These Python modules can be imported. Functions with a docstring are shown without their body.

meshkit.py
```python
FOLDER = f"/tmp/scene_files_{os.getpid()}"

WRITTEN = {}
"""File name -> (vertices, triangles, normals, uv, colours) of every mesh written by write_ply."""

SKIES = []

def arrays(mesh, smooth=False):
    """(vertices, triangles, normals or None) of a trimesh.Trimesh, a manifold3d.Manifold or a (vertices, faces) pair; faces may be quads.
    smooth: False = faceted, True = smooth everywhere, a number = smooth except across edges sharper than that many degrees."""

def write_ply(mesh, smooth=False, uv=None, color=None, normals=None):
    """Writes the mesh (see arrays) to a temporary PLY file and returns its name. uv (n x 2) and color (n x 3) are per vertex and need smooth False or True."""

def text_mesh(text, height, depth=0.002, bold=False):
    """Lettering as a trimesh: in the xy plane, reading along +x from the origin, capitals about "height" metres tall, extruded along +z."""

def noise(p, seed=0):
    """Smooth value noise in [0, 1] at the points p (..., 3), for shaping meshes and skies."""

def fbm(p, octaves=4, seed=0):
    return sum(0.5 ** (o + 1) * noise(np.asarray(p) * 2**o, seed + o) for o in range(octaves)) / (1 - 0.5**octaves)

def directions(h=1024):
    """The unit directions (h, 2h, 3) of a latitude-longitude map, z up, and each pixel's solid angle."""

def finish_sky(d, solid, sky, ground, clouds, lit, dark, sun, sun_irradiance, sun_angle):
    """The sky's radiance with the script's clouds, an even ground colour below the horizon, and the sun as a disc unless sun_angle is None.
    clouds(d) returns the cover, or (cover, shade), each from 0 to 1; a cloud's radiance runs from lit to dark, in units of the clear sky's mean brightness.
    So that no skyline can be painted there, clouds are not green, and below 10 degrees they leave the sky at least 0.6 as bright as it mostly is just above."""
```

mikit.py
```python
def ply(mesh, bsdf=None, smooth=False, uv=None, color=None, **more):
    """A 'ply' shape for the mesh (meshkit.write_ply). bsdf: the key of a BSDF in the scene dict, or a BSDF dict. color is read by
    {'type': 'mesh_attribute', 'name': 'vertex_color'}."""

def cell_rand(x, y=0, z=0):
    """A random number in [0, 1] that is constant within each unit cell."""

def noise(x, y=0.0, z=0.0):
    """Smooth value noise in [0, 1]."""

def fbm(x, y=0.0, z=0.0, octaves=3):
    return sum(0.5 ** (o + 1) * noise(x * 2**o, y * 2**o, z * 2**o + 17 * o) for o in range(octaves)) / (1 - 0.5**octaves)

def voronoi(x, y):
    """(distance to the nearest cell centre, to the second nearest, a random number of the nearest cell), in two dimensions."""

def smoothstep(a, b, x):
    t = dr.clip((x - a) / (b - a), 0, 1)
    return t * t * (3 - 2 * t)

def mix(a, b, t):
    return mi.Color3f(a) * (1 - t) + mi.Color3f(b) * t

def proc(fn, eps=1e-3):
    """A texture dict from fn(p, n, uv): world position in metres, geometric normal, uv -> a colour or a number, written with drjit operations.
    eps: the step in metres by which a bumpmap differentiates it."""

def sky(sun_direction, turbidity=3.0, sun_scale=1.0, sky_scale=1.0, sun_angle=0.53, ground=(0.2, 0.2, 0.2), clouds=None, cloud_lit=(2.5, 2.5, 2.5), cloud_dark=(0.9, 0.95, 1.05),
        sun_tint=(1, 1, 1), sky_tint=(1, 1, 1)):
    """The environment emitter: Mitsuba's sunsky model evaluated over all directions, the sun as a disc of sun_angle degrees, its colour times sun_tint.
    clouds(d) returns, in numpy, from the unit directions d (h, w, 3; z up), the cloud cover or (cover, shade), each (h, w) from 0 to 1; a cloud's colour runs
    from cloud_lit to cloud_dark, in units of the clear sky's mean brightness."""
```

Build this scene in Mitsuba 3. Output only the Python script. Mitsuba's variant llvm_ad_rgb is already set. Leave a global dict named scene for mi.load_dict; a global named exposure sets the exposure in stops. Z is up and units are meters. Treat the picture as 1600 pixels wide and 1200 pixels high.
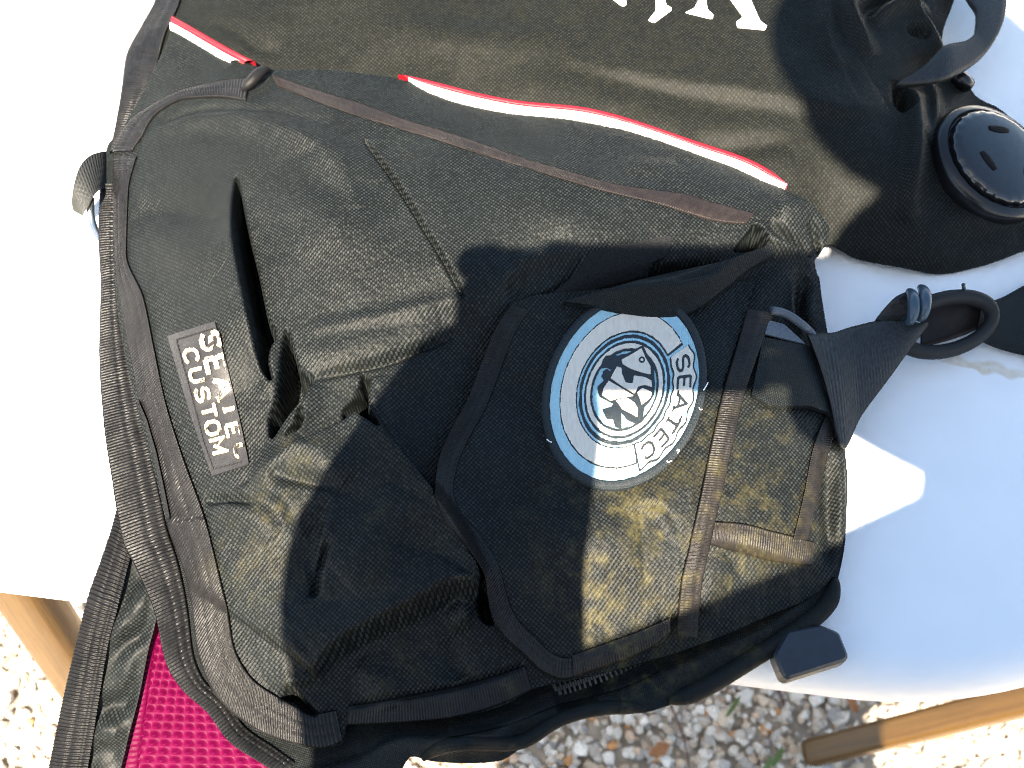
import math
import numpy as np
import trimesh
import drjit as dr
import mitsuba as mi
import manifold3d as m3
import shapely
from shapely.geometry import Polygon, LineString, Point
from scipy.interpolate import RBFInterpolator, CubicSpline, PchipInterpolator
from scipy.ndimage import map_coordinates, gaussian_filter, grey_closing
from scipy.spatial import Delaunay
import mikit
import meshkit
from mikit import noise, fbm, voronoi, cell_rand, smoothstep, mix

T = mi.ScalarTransform4f
scene, labels = {}, {}

# ------------------------------------------------------------------ camera, sky, exposure
ZT = 0.72                                   # height of the table top
TILT, DIST, HFOV = math.radians(28.0), 0.55, 50.0
FPX = 800.0 / math.tan(math.radians(HFOV / 2))
EYE = np.array([0.0, -DIST * math.sin(TILT), ZT + DIST * math.cos(TILT)])
FWD = np.array([0.0, math.sin(TILT), -math.cos(TILT)])
UP = np.array([0.0, math.cos(TILT), math.sin(TILT)])
RIGHT = np.array([1.0, 0.0, 0.0])
scene["camera"] = {
    "type": "thinlens", "fov": HFOV, "fov_axis": "x", "near_clip": 0.02, "far_clip": 2000.0,
    "aperture_radius": 0.0014, "focus_distance": 0.505,
    "to_world": T().look_at(origin=EYE.tolist(), target=(EYE + FWD).tolist(), up=UP.tolist()),
}
SUN = np.array([-0.22, -0.963, 1.54])
SUN /= np.linalg.norm(SUN)
scene["sky"] = mikit.sky(SUN.tolist(), turbidity=4.5, sky_scale=0.50, sun_tint=(0.96, 1.0, 1.04), sky_tint=(1.05, 1.0, 0.90), ground=(0.32, 0.30, 0.27))
exposure = 4.4

rng = np.random.default_rng(11)


# ------------------------------------------------------------------ helpers
def ray(px):
    px = np.atleast_2d(np.asarray(px, float))
    return FWD + RIGHT * ((px[:, :1] - 800) / FPX) + UP * ((600 - px[:, 1:2]) / FPX)


def at(px, z):
    """the point at height z (m above the ground) that the photograph shows at px"""
    d = ray(px)
    t = (np.asarray(z, float).reshape(-1, 1) - EYE[2]) / d[:, 2:3]
    return EYE + d * t


def spline(pts, n, k=None):
    pts = np.asarray(pts, float)
    s = np.r_[0, np.cumsum(np.linalg.norm(np.diff(pts, axis=0), axis=1))]
    f = PchipInterpolator(s, pts) if k == "p" else CubicSpline(s, pts)
    if len(pts) == 2:
        f = lambda q: pts[0] + (pts[1] - pts[0]) * (q / s[-1])[:, None]
    return f(np.linspace(0, s[-1], n))


def polydist(ab, poly):
    """signed distance (positive left of travel) and position 0..1 along the polyline"""
    best = np.full(len(ab), 1e9)
    sign = np.ones(len(ab))
    tt = np.zeros(len(ab))
    seg = np.linalg.norm(np.diff(poly, axis=0), axis=1)
    cum = np.r_[0, np.cumsum(seg)]
    for i in range(len(poly) - 1):
        a, b = poly[i], poly[i + 1]
        e = b - a
        w = np.clip(((ab - a) @ e) / (e @ e), 0, 1)
        r = ab - (a + w[:, None] * e)
        d = np.hypot(r[:, 0], r[:, 1])
        m = d < best
        best[m] = d[m]
        sign[m] = np.where(e[0] * r[m, 1] - e[1] * r[m, 0] >= 0, 1, -1)
        tt[m] = (cum[i] + w[m] * seg[i]) / cum[-1]
    return best, sign, tt


def taper(t, how):
    if how == "both":
        return np.sqrt(np.clip(np.sin(np.pi * t), 0, 1))
    if how == "long":
        return np.clip(1.25 * np.sin(np.pi * np.clip(t, 0, 1) ** 1.25), 0, 1)
    if how == "sharp":
        return np.sin(np.pi * np.clip(t, 0, 1)) ** 0.25
    if how == "end":
        return np.sqrt(np.clip(1 - t, 0, 1))
    if how == "start":
        return np.sqrt(np.clip(t, 0, 1))
    return np.ones_like(t)


def tri_poly(poly, step, ang=None):
    """points and triangles filling a shapely polygon, boundary kept; ang: a square lattice turned by that angle"""
    rings = [poly.exterior, *poly.interiors]
    B, loops = [], []
    for r in rings:
        n = max(8, int(r.length / step))
        q = np.array([r.interpolate(i / n, normalized=True).coords[0] for i in range(n)])
        loops.append((sum(map(len, B)), n))
        B.append(q)
    x0, y0, x1, y1 = poly.bounds
    xs, ys = np.arange(x0, x1 + step, step), np.arange(y0, y1 + step, step * 0.866)
    g = np.stack(np.meshgrid(xs, ys), -1)
    g[1::2, :, 0] += step / 2
    g = g.reshape(-1, 2)
    quads = None
    if ang is not None:
        c, q = math.cos(ang), math.sin(ang)
        R = np.array([[c, q], [-q, c]])                     # to lattice axes
        k = np.array([[x0, y0], [x1, y0], [x0, y1], [x1, y1]]) @ R.T / step
        lo, hi = np.floor(k.min(0)), np.ceil(k.max(0))
        L = np.stack(np.meshgrid(np.arange(lo[0], hi[0]), np.arange(lo[1], hi[1])), -1)
        g = (L.reshape(-1, 2) * step) @ R
        safe = poly.buffer(-0.55 * step)
        shapely.prepare(safe)
        M = shapely.contains_xy(safe, g[:, 0], g[:, 1]).reshape(L.shape[:2])
        full = M[:-1, :-1] & M[1:, :-1] & M[:-1, 1:] & M[1:, 1:]
        no = np.full(M.shape, -1)
        no[M] = np.arange(M.sum())
        whole = np.zeros(M.shape, bool)                     # lattice points with full cells all round need no stitching
        whole[1:-1, 1:-1] = full[:-1, :-1] & full[1:, :-1] & full[:-1, 1:] & full[1:, 1:]
        G = g[M.ravel()]
        nb = sum(map(len, B))
        P = np.vstack(B + [G])
        i, j = np.nonzero(full)
        a, b, d, e = no[i, j] + nb, no[i, j + 1] + nb, no[i + 1, j] + nb, no[i + 1, j + 1] + nb
        quads = np.vstack([np.stack([a, b, e], 1), np.stack([a, e, d], 1)])
        rim = np.r_[np.arange(nb), no[M & ~whole] + nb]
        tri = rim[Delaunay(P[rim]).simplices]
        cen = P[tri].mean(1)
        big = poly.buffer(1e-9)
        shapely.prepare(big)
        ok = shapely.contains_xy(big, cen[:, 0], cen[:, 1])
        cell = np.floor(cen @ R.T / step - lo).astype(int)
        inr = (cell[:, 0] >= 0) & (cell[:, 1] >= 0) & (cell[:, 0] < full.shape[1]) & (cell[:, 1] < full.shape[0])
        ok[inr] &= ~full[cell[inr, 1], cell[inr, 0]]
        tri = np.vstack([quads, tri[ok]])
        a, b, d = P[tri[:, 0]], P[tri[:, 1]], P[tri[:, 2]]
        area = (b[:, 0] - a[:, 0]) * (d[:, 1] - a[:, 1]) - (b[:, 1] - a[:, 1]) * (d[:, 0] - a[:, 0])
        tri[area < 0] = tri[area < 0][:, ::-1]
        return P, tri[np.abs(area) > 1e-12], loops
    inner = poly.buffer(-0.55 * step)
    if not inner.is_empty:
        shapely.prepare(inner)
        g = g[shapely.contains_xy(inner, g[:, 0], g[:, 1])]
    else:
        g = g[:0]
    P = np.vstack(B + [g])
    tri = Delaunay(P).simplices
    c = P[tri].mean(1)
    big = poly.buffer(1e-9)
    shapely.prepare(big)
    tri = tri[shapely.contains_xy(big, c[:, 0], c[:, 1])]
    a, b, d = P[tri[:, 0]], P[tri[:, 1]], P[tri[:, 2]]
    area = (b[:, 0] - a[:, 0]) * (d[:, 1] - a[:, 1]) - (b[:, 1] - a[:, 1]) * (d[:, 0] - a[:, 0])
    tri[area < 0] = tri[area < 0][:, ::-1]
    tri = tri[np.abs(area) > 1e-12]
    return P, tri, loops


def with_skirt(V, F, uv, loops, down):
    """adds walls of the given drop below each boundary loop; vertices doubled so that the rim stays crisp"""
    Vs, Fs, us, n0 = [V], [F], [uv], len(V)
    for start, n in loops:
        idx = np.arange(start, start + n)
        top, bot = V[idx], V[idx] + down
        k = np.arange(n)
        k2 = (k + 1) % n
        f = np.vstack([np.stack([k, k + n, k2], 1), np.stack([k2, k + n, k2 + n], 1)]) + n0
        Vs += [top, bot]
        us += [uv[idx], uv[idx] + 0.002]
        Fs.append(f)
        n0 += 2 * n
    return np.vstack(Vs), np.vstack(Fs), np.vstack(us)


class Sheet:
    """a cloth layer lying over the table: a height field h(x, y) above the table top, from control points, folds and wrinkles"""

    def __init__(s, ctrl=None, folds=(), base=None, wrinkle=(0.0, 0.0), seed=0, box=None, smooth=1e-5, fine=0.0008):
        s.seed = seed
        g = fine
        if ctrl is not None:
            c = np.asarray(ctrl, float)
            w = at(c[:, :2], ZT + c[:, 2] / 100)
            box = box or (w[:, 0].min() - 0.05, w[:, 0].max() + 0.05, w[:, 1].min() - 0.05, w[:, 1].max() + 0.05)
        s.x0, x1, s.y0, y1 = box
        s.g = g
        nx, ny = int((x1 - s.x0) / g) + 1, int((y1 - s.y0) / g) + 1
        X, Y = np.meshgrid(s.x0 + g * np.arange(nx), s.y0 + g * np.arange(ny))
        ab = np.stack([X.ravel(), Y.ravel()], 1)
        if ctrl is not None:
            rbf = RBFInterpolator(w[:, :2], c[:, 2] / 100, kernel="thin_plate_spline", smoothing=smooth)
            coarse = np.stack(np.meshgrid(np.linspace(s.x0, s.x0 + g * (nx - 1), 140), np.linspace(s.y0, s.y0 + g * (ny - 1), 140)), -1)
            zc = rbf(coarse.reshape(-1, 2)).reshape(140, 140)
            Z = map_coordinates(zc, [(ab[:, 1] - s.y0) / (g * (ny - 1)) * 139, (ab[:, 0] - s.x0) / (g * (nx - 1)) * 139], order=3)
        else:
            Z = base(ab)
        s.Z = Z.reshape(ny, nx)
        add = np.zeros(len(ab))
        for f in folds:
            w_, a = f["w"], f["a"]
            p = s.drape(spline(f["p"], f.get("n", 14), "p"))[:, :2]
            far = 3.2 * max(w_, 1.6 * f.get("L", 0))
            near = np.flatnonzero(((ab > p.min(0) - far) & (ab < p.max(0) + far)).all(1))
            d, sg, t = polydist(ab[near], p)
            tp = taper(t, f.get("t", "both"))
            if f["k"] == "ridge":
                add[near] += a * tp * np.exp(-(d / w_) ** 2)
            elif f["k"] == "slit":                          # a deep pleat whose mouth has the given outline
                o = np.vstack([f["p"], f["p"][:1]])
                o = s.drape(spline(o, len(o) * 6, "p"))[:, :2]
                m_ = 0.004
                near = np.flatnonzero(((ab > o.min(0) - m_) & (ab < o.max(0) + m_)).all(1))
                pg = Polygon(o).buffer(0)
                pt = shapely.points(ab[near])
                sd = np.where(shapely.contains(pg, pt), 1, -1) * shapely.distance(pg.boundary, pt)
                add[near] -= a * 0.5 * (1 + np.tanh((sd - w_ * 0.3) / w_))
            elif f["k"] == "scarp":
                q = d * sg * f.get("s", 1)
                add[near] += a * tp * 0.5 * (1 + np.tanh(q / w_)) * np.exp(-np.maximum(q, 0) / f["L"])
        if wrinkle[0] or wrinkle[1]:
            q = np.c_[ab, np.zeros(len(ab))]
            add += wrinkle[0] * (meshkit.fbm(q * 22 + seed, 2, seed) - 0.5) + wrinkle[1] * (meshkit.fbm(q * 75 + seed, 2, seed + 9) - 0.5)
        s.Z = gaussian_filter((Z + add).reshape(ny, nx), 0.7)

    def H(s, ab, order=1):
        return map_coordinates(s.Z, [(ab[:, 1] - s.y0) / s.g, (ab[:, 0] - s.x0) / s.g], order=order, mode="nearest")

    def drape(s, px, lift=0.0):
        """where the rays of the photograph's points meet the cloth (world points)"""
        d = ray(px)
        h = np.full(len(d), 0.03)
        for _ in range(24):
            t = (ZT + h - EYE[2]) / d[:, 2]
            p = EYE + d * t[:, None]
            h = 0.4 * h + 0.6 * s.H(p[:, :2])
        p[:, 2] = ZT + s.H(p[:, :2]) + lift
        return p

    def mesh(s, outline_px, step=0.0011, thick=0.0016, smooth_outline=True, weave=None):
        o = np.asarray(outline_px, float)
        if smooth_outline:
            o = spline(np.vstack([o, o[:1]]), len(o) * 8, "p")
        w = s.drape(o)[:, :2]
        poly = Polygon(w).buffer(0)
        if poly.geom_type != "Polygon":
            poly = max(poly.geoms, key=lambda q: q.area)
        if weave:                                           # woven threads: every crossing stands proud, three points to a thread
            pitch, ang, amp = weave
            P, F, loops = tri_poly(poly, pitch / (4 if pitch < 0.00215 else 3), ang)
            z = s.H(P, 3)
            u = (P[:, 0] * math.cos(ang) + P[:, 1] * math.sin(ang)) / pitch
            v = (P[:, 1] * math.cos(ang) - P[:, 0] * math.sin(ang)) / pitch
            j = np.random.default_rng(7).uniform(0.6, 1.4, 65536)[((np.floor(u + v) * 7919 + np.floor(u - v) * 104729).astype(np.int64)) % 65536]
            j = j * (0.75 + 0.5 * meshkit.noise(np.c_[P * 130, P[:, :1] * 0], 3))
            z = z + amp * j * (0.5 * np.cos(2 * np.pi * u) * np.cos(2 * np.pi * v) - 0.5)
            V = np.c_[P, ZT + z]
        else:
            P, F, loops = tri_poly(poly, step)
            V = np.c_[P, ZT + s.H(P)]
        return with_skirt(V, F, P.copy(), loops, np.array([0, 0, -thick]))


class Top(Sheet):
    """the upper one of several sheets at each point"""

    def __init__(s, *sheets):
        s.sheets = sheets

    def H(s, ab):
        return np.max([q.H(ab) for q in s.sheets], axis=0)


def ribbon(e1, e2, drape, lift, n, m=7, thick=0.0015, crown=0.0, k="p", rib=0.00155, amp=0.00020, rows=()):
    """a band between two edges, laid on a surface; uv: along and across, metres"""
    if rib:                                                     # cross ribs of woven tape, six rows of points to each
        q = drape(spline(e1, 60, k))
        n = max(n, int(np.linalg.norm(np.diff(q, axis=0), axis=1).sum() / rib * 6))
    A, B = spline(e1, n, k), spline(e2, n, k)
    w = np.linspace(0, 1, m)
    px = (A[:, None] * (1 - w)[None, :, None] + B[:, None] * w[None, :, None]).reshape(-1, 2)
    P = drape(px).reshape(n, m, 3)
    if rib:
        c = P[:, m // 2]
        c = np.stack([gaussian_filter(c[:, i], 12, mode="nearest") for i in range(3)], 1)
        s_ = np.r_[0, np.cumsum(np.linalg.norm(np.diff(c, axis=0), axis=1))]
        jit = 0.30 * (meshkit.noise(np.stack(np.broadcast_arrays(s_[:, None] * 150, w[None, :] * 1.6, 0.5), -1), 3) - 0.5)
        r = amp * np.cos(2 * np.pi * (s_[:, None] / rib + jit))
        pucker = amp * 2.2 * (meshkit.noise(np.stack(np.broadcast_arrays(s_[:, None] * 110, w[None, :] * 2.3, 4.5), -1), 5) - 0.5)
        g = sum(np.exp(-((w - x) / 0.055) ** 2) for x in rows) if rows else 0 * w
        P[..., 2] += r + pucker - 2.2 * amp * np.broadcast_to(g, (n, m)) * (0.6 + 0.4 * np.cos(2 * np.pi * s_ / 0.0031))[:, None]
    P[..., 2] += lift + crown * (1 - (2 * w - 1) ** 2)[None, :]
    mid = P[:, m // 2]
    u = np.r_[0, np.cumsum(np.linalg.norm(np.diff(mid, axis=0), axis=1))]
    wid = np.linalg.norm(P[:, -1] - P[:, 0], axis=1).mean()
    drop = np.array([0, 0, -thick])
    P = np.concatenate([P[:, :1] + drop, P, P[:, -1:] + drop], 1)
    vv = np.r_[-thick, w * wid, wid + thick]
    M = m + 2
    uv = np.stack(np.broadcast_arrays(u[:, None], vv[None, :]), -1)
    i, j = np.meshgrid(np.arange(n - 1), np.arange(M - 1), indexing="ij")
    a = (i * M + j).ravel()
    F = np.vstack([np.stack([a, a + 1, a + M], 1), np.stack([a + 1, a + M + 1, a + M], 1)])
    V, uv = P.reshape(-1, 3), uv.reshape(-1, 2)
    fn = np.cross(V[F[:, 1]] - V[F[:, 0]], V[F[:, 2]] - V[F[:, 0]])
    if fn[:, 2].sum() < 0:
        F = F[:, ::-1]
    return V, F, uv


def patch(poly, sheet, lift, step=4.0, thick=0.0006):
    """a flat shape drawn in the photograph's px, laid on a cloth"""
    if poly.geom_type != "Polygon":
        out, at0 = [[], [], []], 0
        for g in poly.geoms:
            v, f, u = patch(g, sheet, lift, step, thick)
            out[0].append(v), out[1].append(f + at0), out[2].append(u)
            at0 += len(v)
        return tuple(np.vstack(x) for x in out)
    poly = shapely.geometry.polygon.orient(poly.simplify(0.05))
    P, F, loops = tri_poly(poly, step)
    V = sheet.drape(P, lift)
    fn = np.cross(V[F[:, 1]] - V[F[:, 0]], V[F[:, 2]] - V[F[:, 0]])
    if fn[:, 2].sum() < 0:
        F = F[:, ::-1]
    return with_skirt(V, F, V[:, :2].copy(), loops, np.array([0, 0, -thick]))


def tube(path, r, n=14, caps=True, flat=1.0):
    """a round bar along a 3-D path; r may vary along it"""
    path = np.asarray(path, float)
    r = np.broadcast_to(r, (len(path),))
    t = np.gradient(path, axis=0)
    t /= np.linalg.norm(t, axis=1, keepdims=True)
    ref = np.array([0, 0, 1.0]) if abs(t[:, 2]).mean() < 0.9 else np.array([1.0, 0, 0])
    a = np.cross(t, ref)
    a /= np.linalg.norm(a, axis=1, keepdims=True)
    b = np.cross(t, a)
    ph = np.linspace(0, 2 * np.pi, n, endpoint=False)
    V = path[:, None] + r[:, None, None] * (np.cos(ph)[None, :, None] * a[:, None] + flat * np.sin(ph)[None, :, None] * b[:, None])
    L = len(path)
    i, j = np.meshgrid(np.arange(L - 1), np.arange(n), indexing="ij")
    p, q = (i * n + j).ravel(), (i * n + (j + 1) % n).ravel()
    F = np.vstack([np.stack([p, q, p + n], 1), np.stack([q, q + n, p + n], 1)])
    V = V.reshape(-1, 3)
    if caps:
        V = np.vstack([V, path[:1], path[-1:]])
        j = np.arange(n)
        F = np.vstack([F, np.stack([(j + 1) % n, j, np.full(n, L * n)], 1), np.stack([(L - 1) * n + j, (L - 1) * n + (j + 1) % n, np.full(n, L * n + 1)], 1)])
    m = trimesh.Trimesh(V, F, process=False)
    if m.volume < 0:
        m.invert()
    return m


def numbered(key):
    if key not in scene:
        return key
    i = 1
    while f"{key}_{i:03d}" in scene:
        i += 1
    return f"{key}_{i:03d}"


def put(key, mesh, bsdf, smooth=True, uv=None, color=None, **tags):
    key = numbered(key)
    if isinstance(mesh, tuple):
        V, F = mesh[0], mesh[1]
        uv = mesh[2] if len(mesh) > 2 and uv is None else uv
        mesh = (V, F)
    scene[key] = mikit.ply(mesh, bsdf, smooth=smooth, uv=uv, color=color)
    if tags:
        labels[key] = {**labels.get(key, {}), **tags}
    return key


# ------------------------------------------------------------------ materials
def rgb(*c):
    return {"type": "rgb", "value": list(c)}


def surf(name, color, rough=0.6, spec=0.5, bump=None, eps=1e-4, **more):
    b = {"type": "principled", "base_color": color if isinstance(color, dict) else rgb(*color), "roughness": rough, "specular": spec, **more}
    if bump is not None:
        b = {"type": "bumpmap", "tex": mikit.proc(bump, eps), "scale": 1.0, "bsdf": b}
    scene[name] = {"type": "twosided", "bsdf": b}


def rot(uv, ang):
    c, s_ = math.cos(ang), math.sin(ang)
    return uv.x * c + uv.y * s_, uv.y * c - uv.x * s_


def yarn(uv, pitch, ang):
    """position in a plain weave, in threads"""
    u, v = rot(uv, ang)
    return u / pitch, v / pitch


def weave_h(uv, pitch, ang, amp):
    u, v = yarn(uv, pitch, ang)
    j = 0.65 + 0.7 * cell_rand(dr.floor(u + v), dr.floor(u - v), 3)
    return amp * j * (0.5 + 0.5 * dr.cos(2 * math.pi * u) * dr.cos(2 * math.pi * v))


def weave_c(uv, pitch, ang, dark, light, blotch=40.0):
    """warp crossings lighter, hollows darker: thread shading put into the colour, varied at random"""
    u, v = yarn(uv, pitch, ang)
    raised = dr.select(dr.cos(2 * math.pi * u) * dr.cos(2 * math.pi * v) > 0.12, mi.Float(1), mi.Float(0))
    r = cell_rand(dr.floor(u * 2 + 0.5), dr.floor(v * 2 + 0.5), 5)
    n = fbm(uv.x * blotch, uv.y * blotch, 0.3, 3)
    return mix(dark, light, dr.clip(raised * (0.35 + 0.9 * r) + 0.5 * (n - 0.5), 0, 1.2))


DUST_SPOTS = []          # (x, y, radius, strength) in the world, filled in once the pocket cloth exists


def dust(p, base, spots):
    """dried yellow mud and pollen rubbed into the cloth: patches with a grain"""
    m = mi.Float(0)
    for x, y, r, k in spots:
        m += 0.60 * k * dr.exp(-(dr.square(p.x - x) + dr.square(p.y - y)) / (r * r))
    g = fbm(p.x * 190, p.y * 190, 0.0, 5)
    f = noise(p.x * 900, p.y * 900, 7.0)
    a = dr.clip(m, 0, 1.2) * smoothstep(0.33, 0.92, g) * (0.15 + 0.85 * f)
    return mix(base, (0.062, 0.05394, 0.02108), dr.clip(a, 0, 0.7))


PITCH = 0.0021
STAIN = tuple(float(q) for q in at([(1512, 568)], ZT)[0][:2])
CLOTH_D, CLOTH_L = (0.0031, 0.0038, 0.0040), (0.0190, 0.0228, 0.0226)


# ------------------------------------------------------------------ the cloth layers (heights in cm above the table)
def cm(*rows):
    return [list(r) for r in rows]


upper = Sheet(cm(
    (262, -160, 2.2), (244, 0, 1.9), (225, 37, 1.8), (191, 142, 1.8), (180, 210, 1.8), (300, 20, 2.8), (300, 80, 2.8), (400, 60, 3.4), (400, 110, 3.0), (620, 130, 3.6),
    (800, 175, 3.7), (1000, 210, 3.7), (1225, 300, 3.2), (1290, 380, 1.2), (500, 20, 4.0), (900, 60, 4.6), (1200, 60, 4.6), (1150, 110, 4.4), (1200, 180, 4.2), (1380, 100, 4.0),
    (1380, 300, 2.9), (1450, 200, 2.7), (1500, 380, 0.9), (1600, 385, 0.7), (1600, 215, 0.8), (1470, 40, 3.0), (1525, 160, 1.3), (1412, 410, 0.7), (1337, 395, 0.7), (700, -160, 4.5),
    (1200, -160, 4.2), (1500, -150, 2.0), (1760, 280, 0.6), (400, 260, 1.0), (700, 330, 1.5), (1000, 420, 1.2), (1540, 260, 1.8)),
    [dict(k="scarp", p=[(880, 95), (1000, 130), (1120, 152), (1250, 172), (1330, 182), (1390, 172)], w=0.0040, a=0.007, L=0.030, s=1),
     dict(k="ridge", p=[(700, 120), (900, 150), (1100, 200), (1240, 215)], w=0.014, a=0.0025),
     dict(k="ridge", p=[(1240, 220), (1180, 226), (1080, 235)], w=0.006, a=-0.003),
     dict(k="ridge", p=[(1428, 140), (1432, 220), (1424, 300), (1410, 350)], w=0.006, a=0.010),
     dict(k="ridge", p=[(1408, 130), (1412, 160), (1420, 175)], w=0.004, a=-0.011),
     dict(k="ridge", p=[(1460, 130), (1458, 200), (1450, 230)], w=0.004, a=0.006),
     dict(k="ridge", p=[(1330, -40), (1325, 15), (1345, 60), (1360, 90)], w=0.005, a=0.008),
     dict(k="ridge", p=[(1350, 28), (1365, 5), (1440, -15)], w=0.004, a=-0.010),
     dict(k="ridge", p=[(1360, 38), (1410, 15), (1450, 10)], w=0.004, a=0.006),
     dict(k="scarp", p=[(1480, 90), (1458, 50), (1436, 20), (1400, -30)], w=0.002, a=0.010, L=0.02, s=1),
     dict(k="ridge", p=[(1450, 60), (1425, 50), (1415, 48)], w=0.003, a=-0.007),
     dict(k="ridge", p=[(1300, -20), (1290, 50), (1310, 110)], w=0.006, a=0.004),
     dict(k="ridge", p=[(1290, 385), (1340, 392), (1420, 405), (1500, 400), (1590, 375)], w=0.006, a=0.003),
     dict(k="ridge", p=[(1420, 330), (1460, 370), (1500, 350), (1600, 330)], w=0.010, a=0.004),
     dict(k="ridge", p=[(330, 30), (365, 45), (410, 75), (440, 80)], w=0.004, a=-0.0025),
     dict(k="ridge", p=[(540, 40), (700, 60), (900, 75)], w=0.012, a=0.003)],
    wrinkle=(0.006, 0.0010), seed=3)

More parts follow.
